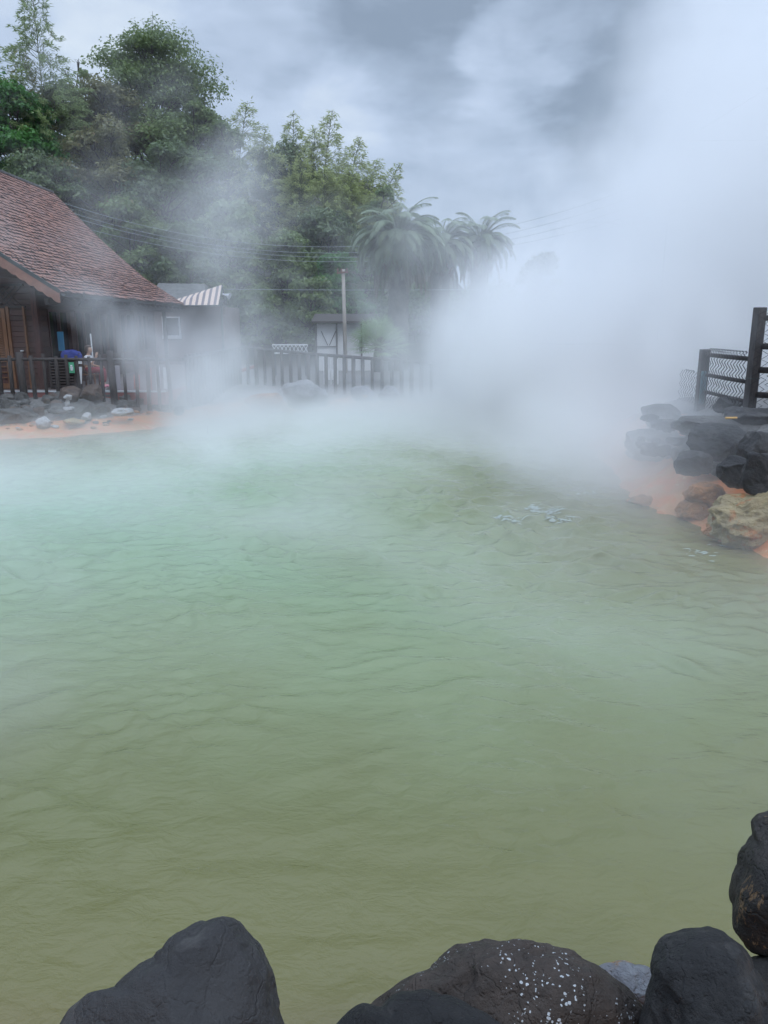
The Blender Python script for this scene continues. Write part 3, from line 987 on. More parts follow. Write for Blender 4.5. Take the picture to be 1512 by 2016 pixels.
mb.build('edge_flashing', M['metal_dark'], bb)
# walls
WXS, WYF = -9.72, 22.0            # side wall plane, front (gable) wall plane
plank, nt, p = newmat('plank_wall')
pos = worldpos(nt)
zf = nt.xyz(pos)[2]
fr = nt.math('FRACT', zf / .145)
groove = nt.mapr(fr, .0, .10, 0, 1)
pid = nt.math('FLOOR', zf / .145)
wn = nt.n('ShaderNodeTexWhiteNoise', noise_dimensions='1D')
nt.set(wn.inputs['W'], pid)
grain = nt.noise(nt.vmath('MULTIPLY', pos, (1.2, 1.2, 9)), 4, 5, .6)
cc = nt.mix(E(nt, wn.outputs[0]) * .6 + grain * .4, (.050, .028, .024), (.10, .052, .042))
nt.set(p.inputs['Base Color'], cc)
p.inputs['Roughness'].default_value = .6
bump(nt, p, groove + grain * .15, .8, .03)
M['plank'] = plank
mb = MB().box(-18, WXS, WYF, WYF + .15, .742, 3.6)
gz = [(-18, 3.6), (-13.8, 7.35), (WXS, 3.6)]
mb.add([(a, WYF, b) for a, b in gz] + [(a, WYF + .15, b) for a, b in gz], [(0, 1, 2), (5, 4, 3), (0, 3, 4, 1), (1, 4, 5, 2)])
part(mb, 'gable_wall', M['plank'])
mb = MB().box(WXS - .15, WXS, WYF + .152, 33.4, .742, 1.45).box(WXS - .15, WXS, WYF + .152, 33.4, 2.95, 3.6)
for y0, y1 in ((WYF + .152, 22.9), (24.55, 24.9), (26.5, 27.0), (28.6, 29.1), (30.7, 31.2), (32.6, 33.4)):
    mb.box(WXS - .15, WXS, y0, y1, 1.45, 2.95)
mb.box(-18, WXS, 33.404, 33.55, .742, 3.6)
part(mb, 'side_wall', M['plank'])
for y0, y1 in ((22.9, 24.55), (24.9, 26.5), (27.0, 28.6), (29.1, 30.7), (31.2, 32.6)):
    w = part(MB().box(WXS - .10, WXS - .08, y0 + .05, y1 - .05, 1.5, 2.9), 'window', M['glass_dark'])
    mb = MB()
    mb.box(WXS - .14, WXS + .03, y0, y0 + .07, 1.45, 2.95).box(WXS - .14, WXS + .03, y1 - .07, y1, 1.45, 2.95)
    mb.box(WXS - .14, WXS + .03, y0 + .07, y1 - .07, 1.45, 1.52).box(WXS - .14, WXS + .03, y0 + .07, y1 - .07, 2.88, 2.95)
    mb.box(WXS - .07, WXS + .02, (y0 + y1) / 2 - .03, (y0 + y1) / 2 + .03, 1.52, 2.88)
    mb.build('window_frame', M['wood_red'], w)
# corner post, veranda posts, beam under the eave
part(MB().box(WXS - .02, WXS + .14, WYF - .06, WYF + .10, .742, 3.5), 'corner_post', M['wood_red'], bevel=.01)
mb = MB().box(-9.05, -8.93, NY + .25, 33.6, 3.02, 3.2)
part(mb, 'eave_beam', M['wood_dark'])
for y in (24.7, 28.3, 32.4):
    part(MB().box(-9.06, -8.92, y, y + .14, .742, 3.02), 'veranda_post', M['wood_dark'], bevel=.01)
mb = MB()
for i in range(22):
    y = NY + .35 + i * .6
    mb.bar((EX - .02, y, EZ - .17), (EX - 1.5, y, EZ + .80), .06, .10)
part(mb, 'rafters', M['wood_dark'])
# door with louvres (left), plank door (right)
dr = part(MB().box(-11.62, -10.46, WYF - .05, WYF - .004, .76, 2.95), 'door', M['wood_red'])
mb = MB()
for i in range(19):
    z = 1.62 + i * .066
    mb.hexa([(-11.50, WYF - .10, z), (-10.58, WYF - .10, z), (-10.58, WYF - .055, z + .05), (-11.50, WYF - .055, z + .05)],
            [(-11.50, WYF - .095, z + .012), (-10.58, WYF - .095, z + .012), (-10.58, WYF - .05, z + .062), (-11.50, WYF - .05, z + .062)])
mb.build('louvres', M['wood_brown'], dr)
mb = MB()
for x0, x1, z0, z1 in ((-11.62, -11.52, .76, 2.95), (-10.56, -10.46, .76, 2.95), (-11.52, -10.56, 1.5, 1.6), (-11.52, -10.56, 2.88, 2.95), (-11.52, -10.56, .76, .9)):
    mb.box(x0, x1, WYF - .11, WYF - .052, z0, z1)
mb.build('door_frame', M['wood_brown'], dr)
mb = MB()
for z in (1.05, 1.2, 1.35):
    mb.box(-11.5, -10.58, WYF - .085, WYF - .052, z, z + .03)
mb.build('lower_slats', M['wood_brown'], dr)
dr = part(MB().box(-10.36, -9.98, WYF - .04, WYF - .004, .76, 2.95), 'door', M['plank'])
MB().box(-10.44, -10.36, WYF - .09, WYF - .004, .76, 3.0).box(-9.98, -9.93, WYF - .09, WYF - .004, .76, 3.0).build('door_frame', M['wood_brown'], dr)
MB().tube([(-10.08, WYF - .04, 1.80), (-10.08, WYF - .10, 1.80), (-10.14, WYF - .10, 1.80)], .018, 8).build('handle', M['white_paint'], dr)
# lattice in the gable
mb = MB()
for i in range(-2, 22):
    for sgn in (1, -1):
        xa = -13.2 + i * .16
        pa, pb = Vector((xa, WYF - .03 - (.01 if sgn > 0 else .025), 3.02)), Vector((xa + sgn * .52, WYF - .03 - (.01 if sgn > 0 else .025), 3.54))
        if pa.x < -9.95 and pb.x < -9.95:
            mb.bar(pa, pb, .012, .03, up=(0, 1, 0))
part(mb, 'lattice', M['wood_dark'])
part(MB().box(-13.6, -9.9, WYF - .07, WYF - .005, 2.965, 3.02).box(-13.6, -9.9, WYF - .07, WYF - .005, 3.54, 3.6), 'lattice_frame', M['wood_dark'])

# things on the veranda
b = at(120, 672, 22.55)
o = MB().box(b.x - .085, b.x + .085, 22.53, 22.57, at(0, 691, 22.55).z, at(0, 653, 22.55).z).build('blue_board', M['blue_paint'], bevel=.006)
tag(o, 'narrow upright blue board beside the chalet window', 'board')
a = at(178, 657, 23.2); b = at(181, 683, 23.2)
tag(MB().tube([(a.x, 23.2, a.z), (b.x, 23.2, .76)], .02, 8).build('white_pole', M['white_paint']), 'thin white pole standing behind the seated person', 'pole')
cab = empty('slatted_cabinet', (at(126, 740, 22.0).x, 22.1, .742), 'dark slatted wooden cabinet on the terrace behind the fence', 'cabinet')
mb = MB().box(-.36, .36, -.20, .20, .0, .05).box(-.36, -.31, -.2, .2, .05, .80).box(.31, .36, -.2, .2, .05, .80).box(-.31, .31, .12, .2, .05, .80)
mb.build('case', M['wood_dark'], cab)
mb = MB()
for i in range(9):
    mb.hexa([(-.31, -.23, .08 + i * .08), (.31, -.23, .08 + i * .08), (.31, -.17, .12 + i * .08), (-.31, -.17, .12 + i * .08)],
            [(-.31, -.22, .10 + i * .08), (.31, -.22, .10 + i * .08), (.31, -.16, .14 + i * .08), (-.31, -.16, .14 + i * .08)])
mb.build('slat_front', M['wood_dark'], cab)
MB().box(-.40, .40, -.24, .24, .80, .84).build('cabinet_top', M['wood_dark'], cab, .01)
c0 = cab.location
# blue cloth heaped on the cabinet
P, F = rock_shape(5, 4, 5, .12, .2)
P = P * np.array((.28, .2, .17)); P[:, 2] = np.maximum(P[:, 2], -.06)
P[:, 2] += fbm(P * 9, 3) * .03
o = mesh_np('blue_cloth', P, F, M['blue_cloth'], smooth=True)
o.location = (c0.x + .22, 22.1, .742 + .84 + .075)
tag(o, 'blue cloth heaped on top of the slatted cabinet', 'cloth')
nb = at(140, 724, 21.8)
nt_ = empty('green_notice', (nb.x, 21.84, nb.z), 'green notice card with a white shape hung on the slatted cabinet', 'notice')
MB().box(-.075, .075, -.006, .006, -.15, .15).build('card', M['green_paint'], nt_, .003)
mk = MB()
mk.tube([(0, -.010, .06), (0, -.012, .061)], [.03, .03], 12)
mk.hexa([(-.03, -.012, -.08), (.03, -.012, -.08), (.03, -.007, -.08), (-.03, -.007, -.08)], [(-.045, -.012, .03), (.045, -.012, .03), (.045, -.007, .03), (-.045, -.007, .03)])
mk.build('printed_shape', M['white_paint'], nt_)
pb_ = at(157, 735, 21.9)
pn = empty('pennant', (pb_.x, 21.95, .742), 'blue and white pennant on a stand between the cabinet and the seated person', 'flag')
MB().tube([(0, .02, 0), (0, .02, 1.0)], .012, 8).build('stick', M['wood_dark'], pn)
MB().box(-.09, .09, -.012, .012, .78, .95).build('blue_header', M['blue_cloth'], pn, .004)
MB().hexa([(-.012, -.01, .15), (.012, -.01, .15), (.012, .01, .15), (-.012, .01, .15)], [(-.075, -.01, .62), (.06, -.01, .62), (.06, .01, .62), (-.075, .01, .62)]).build('white_tongue', M['white_paint'], pn)
MB().box(-.07, .07, -.012, .012, .70, .775).build('white_band', M['white_paint'], pn)
MB().box(-.12, .12, -.1, .1, 0, .03).build('foot', M['wood_dark'], pn)
for (u0, u1, v0, v1, Y, mt, nm, lb, ct) in (
        (224, 238, 720, 768, 21.6, M['grey_paint'], 'grey_board', 'tall grey board leaning behind the fence', 'board'),
        (305, 316, 722, 765, 21.8, M['white_paint'], 'white_board', 'white board behind the fence, nearer the thick steam than the grey one', 'board'),
        (320, 329, 723, 765, 22.0, M['white_paint'], 'white_board', 'narrower white board right of the other white board', 'board'),
        (262, 276, 738, 768, 22.0, M['red_paint'], 'red_panel', 'low red panel behind the thick fence post', 'panel'),
        (289, 300, 724, 768, 21.8, M['red_paint'], 'red_panel', 'taller red panel just left of the white boards', 'panel')):
    a, b = at(u0, v0, Y), at(u1, v1, Y)
    mb = MB()
    mb.hexa([(a.x, Y - .02, .745), (b.x, Y - .02, .745), (b.x, Y + .02, .745), (a.x, Y + .02, .745)], [(a.x, Y + .03, a.z), (b.x, Y + .03, a.z), (b.x, Y + .07, a.z), (a.x, Y + .07, a.z)])
    o = mb.build(nm, mt, bevel=.006)
    tag(o, lb, ct)
    if nm == 'white_board' and u0 == 305 or nm == 'red_panel' and u0 == 289:
        pass

# ------------------------------------------------------------------ the seated person and the chair
def skin(name, nodes, edges, rad, mt, parent, sub=1):
    me = bpy.data.meshes.new(name)
    me.from_pydata(nodes, edges, [])
    o = link(name, me, mt, parent)
    md = o.modifiers.new('skin', 'SKIN')
    md.use_smooth_shade = True
    for i, q in enumerate(me.skin_vertices[0].data):
        rr = rad[i]
        q.radius = (rr, rr) if not hasattr(rr, '__len__') else rr
        q.use_root = (i == 0)
    o.modifiers.new('sub', 'SUBSURF').levels = sub
    o.modifiers['sub'].render_levels = sub
    return o
fx = at(197, 758, 22.55)
per = empty('person', (fx.x - .16, 22.55, .742), 'person seated side-on in a white top and dark red trousers behind the fence', 'person')
nodes, edges, rad = [], [], []
def nd(p, r_, par=None):
    nodes.append(p); rad.append(r_)
    if par is not None:
        edges.append((par, len(nodes) - 1))
    return len(nodes) - 1
pel = nd((-.14, 0, .50), .115)
sp1 = nd((-.15, 0, .66), .105, pel)
sp2 = nd((-.13, 0, .82), .115, sp1)
nk = nd((-.10, 0, .95), .050, sp2)
hd0 = nd((-.08, 0, 1.01), .070, nk)
hd1 = nd((-.065, 0, 1.09), .090, hd0)
hd2 = nd((-.075, 0, 1.15), .070, hd1)
nose = nd((.022, 0, 1.055), .014, hd1)
for s in (-1, 1):
    ear = nd((-.085, s * .088, 1.065), .014, hd1)
    hip = nd((-.10, s * .09, .48), .085, pel)
    kn = nd((.27, s * .10, .50), .060, hip)
    an = nd((.24, s * .10, .09), .038, kn)
    to = nd((.37, s * .11, .035), .034, an)
    shd = nd((-.12, s * .155, .85), .052, sp2)
    if s == -1:
        el = nd((.03, s * .20, .66), .038, shd); wr = nd((.16, s * .15, .86), .026, el); hdir = Vector((.25, .1, .96)).normalized()
    else:
        el = nd((-.08, s * .22, .62), .038, shd); wr = nd((.14, s * .16, .585), .026, el); hdir = Vector((.98, -.1, -.1)).normalized()
    palm = nd(tuple(Vector(nodes[wr]) + hdir * .05), .028, wr)
    sdv = hdir.cross(Vector((0, 1, 0))).normalized()
    for j, (off, ln) in enumerate(((-.026, .062), (-.009, .074), (.009, .070), (.026, .055))):
        b1 = nd(tuple(Vector(nodes[palm]) + hdir * .035 + sdv * off), .0085, palm)
        b2 = nd(tuple(Vector(nodes[b1]) + hdir * ln * .6 + Vector((0, -s * .012, 0))), .008, b1)
        nd(tuple(Vector(nodes[b2]) + hdir * ln * .4 + Vector((0, -s * .022, 0))), .0065, b2)
    th1 = nd(tuple(Vector(nodes[wr]) + hdir * .03 - sdv * .034), .010, wr)
    nd(tuple(Vector(nodes[th1]) + hdir * .04 - sdv * .02), .008, th1)
skin('body', nodes, edges, rad, M['skin'], per, 2)
# hair, top, trousers, shoes
P, F = ico(4)
kp = P.copy()
H = kp * np.array((.108, .100, .108)) + np.array((-.085, 0, 1.105))
H[:, 0] = np.where((kp[:, 0] > .35) & (kp[:, 2] < .45), H[:, 0] - .07, H[:, 0])
H[:, 2] = np.where((kp[:, 0] < -.1), H[:, 2] - .05 * np.clip(-kp[:, 2], 0, 1), H[:, 2])
mesh_np('hair', H + fbm(kp * 5, 3)[:, None] * .006, F, M['hair'], per, smooth=True)
tp = [(-.145, 0, .60), (-.15, 0, .68), (-.13, 0, .83), (-.105, 0, .915), (-.12, -.16, .855), (-.02, -.19, .745), (-.12, .16, .855), (-.095, .205, .72)]
skin('top', tp, [(0, 1), (1, 2), (2, 3), (2, 4), (4, 5), (2, 6), (6, 7)], [.135, .128, .135, .07, .068, .055, .068, .055], M['shirt'], per, 2)
tr_ = [(-.14, 0, .53), (-.14, 0, .60), (-.10, -.09, .49), (.28, -.10, .505), (.255, -.10, .13), (-.10, .09, .49), (.28, .10, .505), (.255, .10, .13)]
skin('trousers', tr_, [(0, 1), (0, 2), (2, 3), (3, 4), (0, 5), (5, 6), (6, 7)], [.14, .13, .105, .082, .062, .105, .082, .062], M['trousers'], per, 2)
for s in (-1, 1):
    skin('shoe', [(.225, s * .10, .055), (.30, s * .105, .048), (.385, s * .112, .036)], [(0, 1), (1, 2)], [.05, .048, .036], M['pink'], per, 2)
ch = empty('chair', (per.location.x - .12, 22.55, .742), 'brown wooden chair the person sits on', 'chair')
MB().box(-.22, .24, -.21, .21, .355, .385).build('seat', M['wood_brown'], ch, .01)
for sx in (-.19, .21):
    for sy in (-.18, .18):
        MB().bar((sx, sy, 0), (sx * .97, sy * .97, .355), .035, .035).build('leg', M['wood_brown'], ch)
mb = MB()
for sy in (-.18, .18):
    mb.bar((-.205, sy, .385), (-.27, sy, .80), .03, .035)
mb.bar((-.255, -.2, .70), (-.255, .2, .70), .02, .12).bar((-.235, -.2, .54), (-.235, .2, .54), .02, .06)
mb.build('backrest', M['wood_brown'], ch)

# ------------------------------------------------------------------ shop behind the chalet
shop = empty('shop', (-8.6, 37.6, .6), 'low reddish shop with a grey roof behind the chalet, half lost in steam', 'building')
def spart(mb, name, mt, par=None, bevel=0):
    o = mb.build(name, mt, par or shop, bevel)
    if par is None:
        o.location = -shop.location
    return o
xl, xr = at(300, 650, 36.4).x, at(445, 650, 36.4).x
spart(MB().box(xl, xr, 36.4, 40, .55, 3.32), 'wall', M['shop_wall'])
tz = at(360, 557, 39).z
spart(MB().hexa([(xl - .3, 36.1, 3.34), (xr - .7, 36.1, 3.34), (xr - .7, 42, 3.34), (xl - .3, 42, 3.34)], [(xl - .3, 39, tz), (at(402, 560, 39).x, 39, tz - .05), (at(402, 560, 39).x, 39.4, tz - .05), (xl - .3, 39.4, tz)]), 'roof', M['roof_grey'])
wz0, wz1 = at(340, 660, 36.35).z, at(340, 626, 36.35).z
wx0, wx1 = at(322, 640, 36.35).x, at(352, 640, 36.35).x
w = spart(MB().box(wx0, wx1, 36.37, 36.39, wz0, wz1), 'window', M['glass_dark'])
MB().box(wx0 - .08, wx1 + .08, 36.33, 36.39, wz0 - .16, wz0).box(wx1, wx1 + .06, 36.33, 36.39, wz0, wz1).box(wx0 - .06, wx0, 36.33, 36.39, wz0, wz1).box(wx0 - .06, wx1 + .06, 36.33, 36.39, wz1, wz1 + .06).build('window_frame', M['white_paint'], w)
# striped awning, higher at its right end
aw = empty('striped_awning', (-8.5, 35.5, 3.4), 'slanting awning with cream and grey stripes at the shop front', 'awning')
mo, nt, p = newmat('awning_stripe')
oc = nt.xyz(worldpos(nt))[0]
sa = at(342, 590, 35.2).x; sb = at(431, 590, 35.2).x
fr = nt.math('FRACT', (oc - sa) / ((sb - sa) / 7.4))
nz = nt.noise(worldpos(nt), 3, 3)
stc = nt.mix(nt.mapr(fr, .56, .60), nt.mix(nz, (.62, .46, .36), (.72, .60, .52)), (.20, .17, .19))
nt.set(p.inputs['Base Color'], stc)
p.inputs['Roughness'].default_value = .8
zb = at(390, 601, 35.0).z
zl, zr = at(347, 588, 36.0).z, at(430, 561, 36.0).z
mb = MB()
mb.hexa([(sa, 35.0, zb), (sb, 35.0, zb), (sb, 35.03, zb), (sa, 35.03, zb)], [(sa, 35.95, zl), (sb, 35.95, zr), (sb, 35.98, zr), (sa, 35.98, zl)])
mb.build('canvas', mo, aw).location = -aw.location
mb = MB().tube([(sa, 35.0, zb - .01), (sb, 35.0, zb - .01)], .025, 8).tube([(sb + .02, 35.0, zb), (sb + .02, 36.35, zb)], .02, 8).tube([(sb + .02, 35.0, zb), (sb + .02, 35.97, zr)], .02, 8)
mb.tube([(sb + .02, 35.97, zr), (sb + .02, 36.45, zb + .1)], .02, 8)
mb.build('awning_frame', M['metal_dark'], aw).location = -aw.location
hq = at(447, 581, 35.6)
hn = empty('loudspeaker', hq, 'white horn loudspeaker on a bracket right of the striped awning', 'loudspeaker')
MB().tube([(-.22, 0, .05), (-.05, 0, .01), (.05, -.02, -.02), (.12, -.04, -.05)], [.03, .045, .09, .15], 14).build('horn', M['white_paint'], hn)
MB().tube([(-.05, .02, -.03), (-.05, .1, -.3), (-.3, .3, -.4)], .02, 8).build('bracket', M['metal_dark'], hn)
MB().tube([(-.34, .3, -4.2), (-.34, .3, -.3)], .05, 10).build('mast', M['metal_dark'], hn)

# white timber framed hut further right
hut = empty('plaster_hut', (at(690, 660, 33.5).x, 34.5, .6), 'white plaster hut with dark timber braces behind the wooden pole', 'hut')
hx0, hx1 = at(621, 660, 33.5).x, at(742, 660, 33.5).x
ht = at(650, 637, 33.5).z
def hpart(mb, name, mt, bevel=0):
    o = mb.build(name, mt, hut, bevel); o.location = -hut.location
    return o
hpart(MB().box(hx0, hx1, 33.5, 36, .5, ht), 'wall', M['plaster'])
ux = at(663, 660, 33.47).x
mb = MB()
for q in (hx0 + .03, ux, ux + 1.05, hx1 - .05):
    mb.box(q - .035, q + .035, 33.44, 33.496, .5, ht)
z0, z1 = at(650, 680, 33.45).z, at(650, 652, 33.45).z
for (xa, xb, za, zb_) in ((hx0 + .25, hx0 + .52, z1, z0), (ux - .04, ux - .32, z1, z0), (hx0 + .07, ux - .04, z0 - .05, z0 - .05)):
    mb.bar((xa, 33.47, za), (xb, 33.47, zb_), .03, .05, up=(0, 1, 0))
hpart(mb, 'timber_frame', M['wood_dark'])
mb = MB()
mb.hexa([(hx0 - .12, 33.1, ht + .02), (hx1 + .12, 33.1, ht + .02), (hx1 + .12, 34.8, ht + .32), (hx0 - .12, 34.8, ht + .32)], [(hx0 - .12, 33.1, ht + .1), (hx1 + .12, 33.1, ht + .1), (hx1 + .12, 34.8, ht + .42), (hx0 - .12, 34.8, ht + .42)])
mb.hexa([(hx0 - .12, 34.802, ht + .32), (hx1 + .12, 34.802, ht + .32), (hx1 + .12, 36.4, ht + .02), (hx0 - .12, 36.4, ht + .02)], [(hx0 - .12, 34.802, ht + .42), (hx1 + .12, 34.802, ht + .42), (hx1 + .12, 36.4, ht + .1), (hx0 - .12, 36.4, ht + .1)])
hpart(mb, 'roof', M['wood_dark'])
# white lattice panel and white notices near the far fence
la = empty('lattice_panel', (at(572, 690, 30).x, 30, .6), 'long white lattice panel behind the far fence', 'panel')
x0, x1, z0, z1 = at(536, 690, 30).x, at(606, 690, 30).x, at(570, 694, 30).z, at(570, 680, 30).z
mb = MB().box(x0, x1, 29.98, 30.02, z1, z1 + .05).box(x0, x1, 29.98, 30.02, z0 - .05, z0)
n = 9
for i in range(n):
    xa, xb = x0 + (x1 - x0) * i / n, x0 + (x1 - x0) * (i + 1) / n
    mb.bar((xa, 29.995, z0), (xb, 29.995, z1), .02, .045, up=(0, 1, 0)).bar((xa, 30.005, z1), (xb, 30.005, z0), .02, .045, up=(0, 1, 0))
mb.build('lattice', M['white_paint'], la).location = -la.location
for xx in (x0 + .1, x1 - .1):
    MB().bar((xx, 30.06, .5), (xx, 30.06, z1), .05, .05).build('support', M['metal_dark'], la).location = -la.location
sg = empty('notice_board', (at(651, 730, 25.6).x, 25.6, .6), 'white two-panel notice board behind the far fence', 'sign')
for (u0, u1) in ((639, 650), (652, 663)):
    a, b = at(u0, 726, 25.6), at(u1, 748, 25.6)
    MB().box(a.x, b.x, 25.58, 25.61, b.z, a.z).build('panel', M['white_paint'], sg, .004).location = -sg.location
a = at(638, 706, 25.62)
for u in (637.5, 651, 664.5):
    q = at(u, 706, 25.64)
    MB().bar((q.x, 25.64, .4), (q.x, 25.64, q.z), .035, .035).build('support', M['white_paint'], sg).location = -sg.location

# ------------------------------------------------------------------ utility pole and power lines
ph = at(677, 530, 32)
pole = empty('utility_pole', (ph.x, 32, .6), 'weathered wooden pole with a short crossarm beside the palms', 'utility pole')
pole.location = (ph.x, 32, .55)
MB().tube([(.03, 0, 0), (.0, 0, 2), (-.03, 0, ph.z - .55)], [.085, .078, .07], 12).build('shaft', M['pole_wood'], pole)
MB().bar((-.28, -.07, ph.z - .70), (.18, -.07, ph.z - .66), .06, .07).build('crossarm', M['rust'], pole)
for q in (-.24, -.10, .12):
    MB().tube([(q, -.07, ph.z - .66), (q, -.07, ph.z - .58), (q, -.07, ph.z - .52)], [.03, .035, .02], 8).build('insulator', M['rust'], pole)
WL = [((145, 407), (400, 463), (600, 490), (1000, 440), (1072, 430), 'topmost'), ((160, 425), (400, 478), (600, 499), (1030, 450), (1078, 443), 'second from top'),
      ((172, 437), (400, 484), (600, 508), (1035, 462), (1085, 456), 'third from top'), ((193, 457), (400, 494), (600, 517), (1040, 474), (1090, 468), 'lowest')]
for (p0, p1, p2, p3, p4, nm) in WL:
    us = [p[0] for p in (p0, p1, p2, p3, p4)]; vs = [p[1] for p in (p0, p1, p2, p3, p4)]
    cf = np.polyfit(us, vs, 2)
    pts = []
    for u in np.linspace(-60, 1330, 60):
        Yw = 38.8 + (u - 700) * .001
        pts.append(at(u, float(np.polyval(cf, u)), Yw))
    tag(MB().tube(pts, .010, 6).build('power_line', M['wire']), f'{nm} of the four grey power lines sagging in front of the trees', 'cable', 'power lines in front of the trees')
pts = []
for u in np.linspace(440, 1010, 24):
    pts.append(at(u, 571 + (u - 725) ** 2 * -2e-5, 35.5))
tag(MB().tube(pts, .012, 6).build('power_line', M['wire']), 'single thin cable running level behind the top of the pole', 'cable')

# ------------------------------------------------------------------ right hand mesh fences
fz = empty('mesh_fence', (5.5, 12.5, 1.1), 'low dark fence with three rails and wire mesh fading into steam', 'fence')
def fp(mb, name, mt, par, bevel=0):
    o = mb.build(name, mt, par, bevel); o.location = -par.location
    return o
def chainlink(A, B, z0, z1, cell=.075, r_=.0028, jit=.004, seed=1):
    """zigzag wires between two ground points"""
    A, B = Vector(A), Vector(B)
    L_ = (B - A).length
    d = (B - A).normalized()
    nrm = Vector((-d.y, d.x, 0))
    rr = random.Random(seed)
    mb = MB()
    ncol = int(L_ / cell)
    h = cell * .62
    nrow = int((z1 - z0) / h)
    for c in range(ncol):
        pts = []
        for k in range(nrow + 1):
            s = c * cell + (cell * .98 if k % 2 else 0.0)
            off = .004 if k % 2 else -.004
            q = A + d * s + nrm * off
            pts.append((q.x + rr.uniform(-jit, jit), q.y, z0 + k * h + rr.uniform(-jit, jit) + .02 * math.sin(s * 3)))
        mb.tube(pts, r_, 4, cap=False)
        if rr.random() < .8:       # twisted ends along the top edge
            q = A + d * (c * cell + cell * .5)
            mb.tube([(q.x, q.y, z0 + nrow * h - .01), (q.x + .02, q.y, z0 + nrow * h + .015), (q.x - .01, q.y, z0 + nrow * h + .035)], r_ * 1.3, 4)
    return mb
PB, PA_ = Vector((5.44, 11.5, 0)), Vector((5.60, 13.7, 0))
mb = MB().box(-.075, .075, -.07, .07, .9, 2.09)
o = mb.build('post', M['wood_fence'], fz, .012); o.location = (PA_.x - 5.5, PA_.y - 12.5, -1.1)
o = MB().tube([(PA_.x - .02, PA_.y - .11, 1.15), (PA_.x - .02, PA_.y - .11, 1.72)], .05, 10).build('pipe', simple('teal_pipe', (.06, .14, .16), (.04, .10, .12), 5, .5), fz); o.location = -fz.location
for z, rr_ in ((2.0, .035), (1.66, .032), (1.37, .03)):
    fp(MB().tube([(PA_.x + .02, PA_.y, z), (5.52, 12.6, z + .005), (5.46, 11.6, z + .01)], rr_, 10), 'rail', M['wood_fence'], fz)
fp(chainlink((5.55, 13.7, 0), (5.38, 11.56, 0), 1.12, 2.13, .13, .009, seed=3), 'wire_mesh', M['chain'], fz)
fp(chainlink((5.66, 14.9, 0), (5.6, 13.8, 0), 1.1, 1.7, .13, .008, seed=4), 'rear_wire_mesh', M['chain'], fz)
fn = empty('mesh_fence', (5.44, 11.5, 1.1), 'tall fence with a thick square post and wire mesh at the right edge', 'fence')
o = MB().box(-.068, .068, -.068, .068, -.35, 1.65).build('post', simple('post_wood', (.085, .075, .074), (.045, .04, .04), 5, .8, .35, 24, stretch=(5, 5, 1)), fn, .01)
o.rotation_euler = (0, 0, R(12))
MB().box(-.074, .074, -.074, .074, .63, .645).build('band', M['metal_dark'], fn).rotation_euler = (0, 0, R(12))
PC = Vector((8.6, 9.3, 0))
for z, rr_ in ((2.60, .04), (2.20, .045), (1.86, .045), (1.50, .045)):
    fp(MB().tube([(5.50, 11.46, z), (7.0, 10.42, z - .02), (PC.x, PC.y, z)], rr_, 10), 'rail', M['wood_fence'], fn)
o = MB().tube([(0, 0, .8), (0, 0, 2.12)], [.075, .07], 12).build('post', M['wood_fence'], fn); o.location = (5.82 - 5.44, 11.40 - 11.5, -1.1)
o = MB().box(-.068, .068, -.068, .068, -.35, 1.65).build('post', M['wood_fence'], fn, .01); o.location = (PC.x - 5.44, PC.y - 11.5, 0)
fp(chainlink((5.38, 11.42, 0), (PC.x, PC.y - .08, 0), 1.15, 2.72, .10, .007, .008, 5), 'wire_mesh', M['chain'], fn)

# ------------------------------------------------------------------ vegetation
def leaves(rng, cen, nrm, ln, wd, bend=.12):
    """one bent leaf (two quads) per centre"""
    n = len(cen)
    nrm = nrm / (np.linalg.norm(nrm, axis=1)[:, None] + 1e-9)
    t = rng.normal(size=(n, 3)); t -= (t * nrm).sum(1)[:, None] * nrm; t /= np.linalg.norm(t, axis=1)[:, None] + 1e-9
    b = np.cross(nrm, t)
    ln = np.asarray(ln).reshape(-1, 1) * np.ones((n, 1)); wd = np.asarray(wd).reshape(-1, 1) * np.ones((n, 1))
    V = np.empty((n, 4, 3))
    V[:, 0] = cen - t * ln / 2
    V[:, 1] = cen + b * wd / 2 + nrm * wd * bend
    V[:, 2] = cen + t * ln / 2 - nrm * ln * bend
    V[:, 3] = cen - b * wd / 2 + nrm * wd * bend
    F = np.arange(n * 4).reshape(n, 4)
    return V.reshape(-1, 3), F
